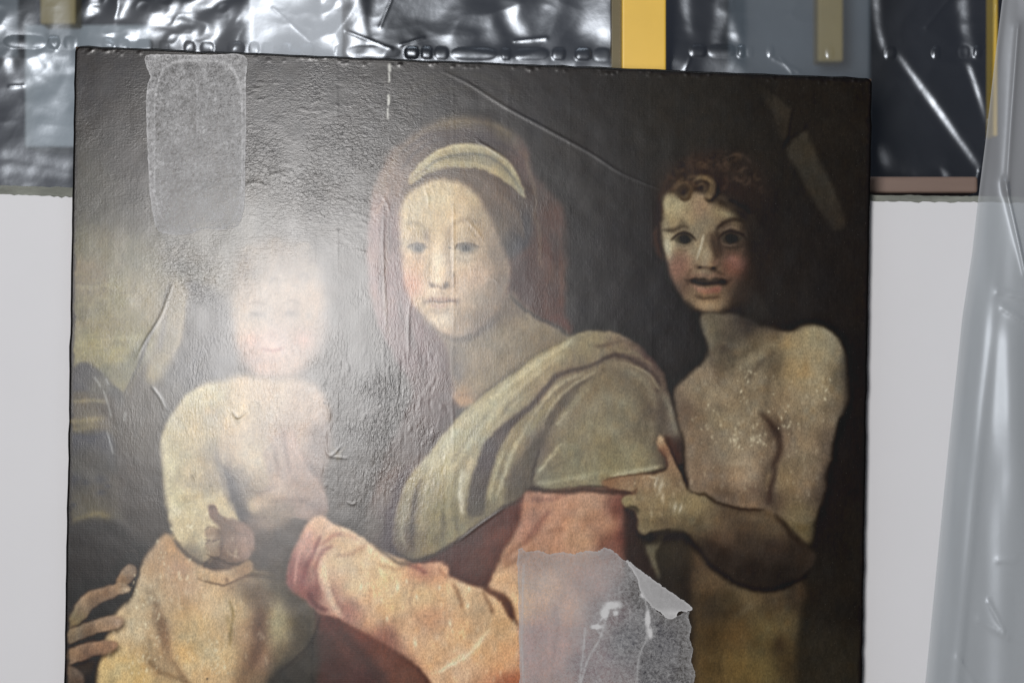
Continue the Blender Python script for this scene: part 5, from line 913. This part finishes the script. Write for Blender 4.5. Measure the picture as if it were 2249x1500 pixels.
# facets of the pleats that lean left or right; their slope decides how they catch the lamp
FAC = [([(-10, -90), (30, -90), (40, 10), (96, 68), (112, 86), (20, 86), (-10, 60)], 3), ([(190, 15), (262, 8), (330, 20), (400, 42), (424, 66), (345, 58), (262, 46), (215, 58)], 3), ([(228, 72), (300, 66), (380, 76), (480, 70), (470, 92), (240, 92)], 4), ([(410, 8), (460, 4), (520, 26), (530, 60), (470, 44), (430, 30)], 3),
       ([(548, -90), (700, -90), (690, 40), (640, 100), (548, 108)], 8), ([(690, -90), (775, -90), (800, 40), (812, 108), (640, 108), (706, 50)], 3), ([(835, -90), (895, -90), (850, 20), (822, 100), (812, 60)], 4), ([(884, 96), (905, 78), (920, 80), (915, 98)], 2), ([(925, 100), (940, 70), (985, 10), (1010, -90), (1040, -90), (1010, 30), (985, 96)], 4),
       ([(1055, 100), (1070, 50), (1082, 38), (1098, 88), (1092, 102)], 4), ([(1080, -90), (1125, -90), (1140, 40), (1168, 98), (1152, 102), (1110, 50)], 5), ([(1180, 96), (1195, 20), (1210, -90), (1250, -90), (1222, 20), (1206, 98)], 5), ([(1262, 80), (1275, 20), (1285, -90), (1345, -90), (1346, 94), (1290, 88)], 7), ([(884, 134), (930, 136), (1090, 136), (1340, 142), (1340, 160), (884, 150)], 4), ([(776, 122), (880, 134), (884, 146), (776, 138)], 3),
       ([(1482, -90), (1514, -90), (1517, 60), (1519, 108), (1510, 70), (1496, 30)], 3), ([(1556, 98), (1566, 60), (1578, -90), (1604, -90), (1596, 40), (1574, 100)], 3), ([(1598, 96), (1602, 50), (1612, 40), (1626, 92)], 3), ([(1466, 132), (1500, 132), (1524, 166), (1460, 166)], 4), ([(1560, 134), (1614, 134), (1650, 170), (1530, 170)], 5),
       ([(1908, -90), (1930, -90), (1936, 60), (1946, 108), (1936, 112), (1920, 50)], 2.4), ([(2098, -90), (2126, -90), (2132, 60), (2146, 108), (2138, 128), (2120, 128), (2106, 60)], 3), ([(1966, 122), (1980, 120), (2068, 238), (2112, 306), (2158, 372), (2148, 378), (2060, 256)], 2.2), ([(2120, 142), (2134, 138), (2156, 210), (2170, 292), (2150, 232)], 1.8), ([(1920, 318), (1940, 318), (1966, 358), (1944, 372), (1916, 352)], 5),
       ([(0, 325), (60, 340), (160, 362), (160, 374), (60, 352), (0, 345)], 3), ([(0, 362), (160, 384), (160, 390), (0, 374)], 3), ([(48, 112), (72, 112), (110, 170), (152, 236), (140, 242), (80, 176)], 2), ([(6, 116), (24, 112), (30, 160), (48, 190), (30, 192), (12, 160)], 2.2), ([(78, 118), (96, 118), (122, 152), (165, 150), (165, 162), (116, 162)], 2), ([(2062, 368), (2074, 372), (2090, 386), (2072, 402)], 1.5), ([(1960, 378), (2010, 372), (2080, 346), (2082, 350), (2010, 384)], 1.5)]
Bm = np.zeros(GX.shape, np.float32)
for pts, bl in FAC: Bm = np.maximum(Bm, gblur(inside(pts).astype(np.float32), bl))
lean = np.interp(GX, [-70, 60, 640, 1200, 2000, 2200], [-.14, -.12, 0.0, .10, .245, .28])      # slope that faces half way to the lamp
away = np.where(GX < 640, .36, -.32)
sx = lean * Bm + (lean + away) * (1 - Bm)
sx = sx - gblur(sx.astype(np.float32), 60) * (1 - Bm)
hh_, ww_ = sx.shape; sp = np.concatenate([sx, -sx[:, ::-1]], 1); sp = np.concatenate([sp, sp[::-1]], 0)     # surface whose leaning best fits the pleats
kx = 2 * np.pi * np.fft.fftfreq(2 * ww_)[None]; kz = 2 * np.pi * np.fft.fftfreq(2 * hh_)[:, None]; q = kx ** 2 + .5 * kz ** 2 + 2e-4
sz = -.19 * Bm; sq = np.concatenate([sz, sz[:, ::-1]], 1); sq = np.concatenate([sq, -sq[::-1]], 0)
h = np.real(np.fft.ifft2((-1j * kx * np.fft.fft2(sp) - .5j * kz * np.fft.fft2(sq)) / q))[:hh_, :ww_] * 2.4 * (D + .185) / D / 2000
h = h + .0008 * film_noise(GX, GY, 260, 200, 9) + (GY - 750) * .000012
crump = sm(GX, 150, 240) * (1 - sm(GX, 500, 560)) * .5 + sm(GX, 560, 640) * (1 - sm(GX, 740, 800)) * .24 + .14 * (1 - sm(GX, 100, 160)) + .05 * sm(GX, 760, 800) * (1 - sm(GX, 1600, 1700)) + .06 * sm(GX, 1900, 1960) + .05
crump = crump * (1 - .5 * sm(GY, 120, 170))
for s_, amp, sd in ((110, .0075, 1), (60, .0030, 2), (26, .0005, 3)):
    n1 = film_noise(GX + GY * .5, GY - GX * .15, s_, s_ * .8, sd); h = h + crump * amp * (1 - np.sqrt(n1 ** 2 + .02))
# welded seam: row of pillow shaped pockets
for x0, x1, hh in [(8, 100, 5), (104, 130, 6), (140, 168, 5), (226, 250, 4), (256, 284, 4), (300, 336, 4), (350, 372, 4), (404, 428, 4), (440, 470, 4), (500, 536, 5), (548, 570, 4), (576, 600, 4), (618, 640, 3), (662, 690, 3), (735, 752, 4), (760, 880, 4), (888, 920, 7), (924, 950, 7), (953, 985, 8), (990, 1092, 8), (1100, 1122, 7), (1130, 1206, 8), (1212, 1242, 7),
                     (1262, 1300, 6), (1304, 1342, 6), (1515, 1552, 8), (1555, 1616, 8), (1620, 1636, 5), (1640, 1655, 4), (1686, 1700, 3), (1815, 1832, 3), (1944, 1968, 5), (2048, 2066, 5), (2106, 2130, 5), (2138, 2156, 6)]:
    xc, rx = (x0 + x1) / 2, (x1 - x0) / 2; e = 1 - np.abs((GX - xc) / rx) ** 4 - ((GY - row) / 14.0) ** 2; h = h + hh * (.00022 + .00012 * math.sin(x0 * 1.7)) * np.clip(e, 0, 1) ** .7
for a, b, w0, w1, hh in [((760, 70), (860, 108), 3, 2, 1.2), ((1130, 90), (1200, 84), 2, 3, 1.4), ((880, 100), (930, 84), 2, 2, 1.4), ((2035, 60), (2110, -30), 4, 6, 1.2), ((1640, 60), (1740, 30), 4, 5, .6), ((1700, 130), (1755, 158), 3, 3, 1.2), ((1715, 128), (1740, 160), 2, 2, 1.0), ((2092, 405), (2114, 416), 2, 2, 1.4), ((1516, 128), (1500, 165), 2, 3, 1.2), ((600, 20), (680, 90), 2, 3, .8), ((860, 0), (835, 60), 2, 3, 1.0),
                         ((2150, 374), (2140, 425), 2, 2, 1.6), ((20, 190), (50, 188), 2, 2, 1.2), ((104, 80), (122, 108), 3, 2, 1.4)]:
    h = h + ridge(GX, GY, a, b, w0, w1, hh * .0005)
yf = .185 - h + float(h.mean())
kk = (D + .185) / D / 2000
# the loose right border of the film hangs slanting
edge_x = np.interp(GY, [-90, 60, 280, 375, 425, 470], [2195, 2185, 2168, 2154, 2140, 2138]); GXc = np.minimum(GX, edge_x)
V = np.stack([(GXc - 1124.5) * kk, yf, (750 - GY) * kk], -1).reshape(-1, 3)
milk = .10 * sm(GX, 165, 230) * (1 - sm(GX, 530, 550)) * sm(GY, -20, 70) + .01 + .38 * sm(GX, 545, 552) * (1 - sm(GX, 740, 790)) + .06 * sm(GX, 1630, 1650) * (1 - sm(GX, 1900, 1915)) + .02 * (1 - sm(GX, 100, 160))
mesh('plastic_film', V, grid_faces(*GX.shape)[:, ::-1], mat_film('clear_plastic_film', (.84, .90, .98), .0, .065, .25, .08), smooth=True, attrs={'milk': milk.ravel()},
     label='crumpled clear plastic film with a welded seam stretched behind the top of the painting', cat='plastic film')

# ---------------------------------------------------------------- hanging translucent sheet at the right
gy = np.arange(-120, 1760, 6.0); s_ = np.linspace(0, 1, 150); S, GY = np.meshgrid(s_, gy)
left = np.interp(GY, [-120, 0, 300, 440, 560, 700, 950, 1300, 1500, 1760], [2212, 2202, 2166, 2148, 2134, 2112, 2086, 2050, 2030, 2004])
GX = left + S * (2470 - left)
t_ = (GX - left)
h = 5 * np.sin(t_ / 62 + GY / 900) + 4 * film_noise(GX, GY, 90, 420, 21) + 1.0 * film_noise(GX, GY, 34, 150, 22) + 3 * np.exp(-((GX - (2160 - (GY - 900) * .10)) / 12) ** 2) * sm(GY, 400, 900)
h += 9.5 * np.exp(-((GX - (2216 - np.maximum(0, GY - 900) * .02)) / 30) ** 2) * sm(GY, 640, 760) * (1 - .6 * sm(GY, 900, 1050)) + 2 * np.exp(-(t_ / 8) ** 2)
for a, b, w0, w1, hh in [((2170, 1320), (2205, 1385), 3, 2, 4), ((2150, 1360), (2215, 1400), 6, 3, 3), ((2190, 640), (2249, 655), 5, 3, 4), ((2200, 675), (2249, 710), 6, 3, 5), ((2205, 400), (2249, 600), 5, 3, 7), ((2190, 1230), (2230, 1228), 3, 3, 2), ((2235, 60), (2210, 420), 6, 8, 5), ((2100, 1440), (2140, 1500), 4, 4, 2)]:
    h += ridge(GX, GY, a, b, w0, w1, hh)
dep = -.03; kk = (D + dep) / D / 2000
V = np.stack([(GX - 1124.5) * kk, dep - h * .0005, (750 - GY) * kk], -1).reshape(-1, 3)
milk = .25 + .02 * (1 - sm(GY, 380, 520)) + .05 * sm(t_, 40, 90) + .1 * np.exp(-(t_ / 4) ** 2)
mesh('hanging_sheet', V, grid_faces(*GX.shape)[:, ::-1], mat_film('milky_plastic_sheet', (.62, .66, .67), .02, .035, .36, .06), smooth=True, attrs={'milk': milk.ravel()},
     label='milky translucent plastic sheet hanging in long folds down the right side', cat='plastic sheet')
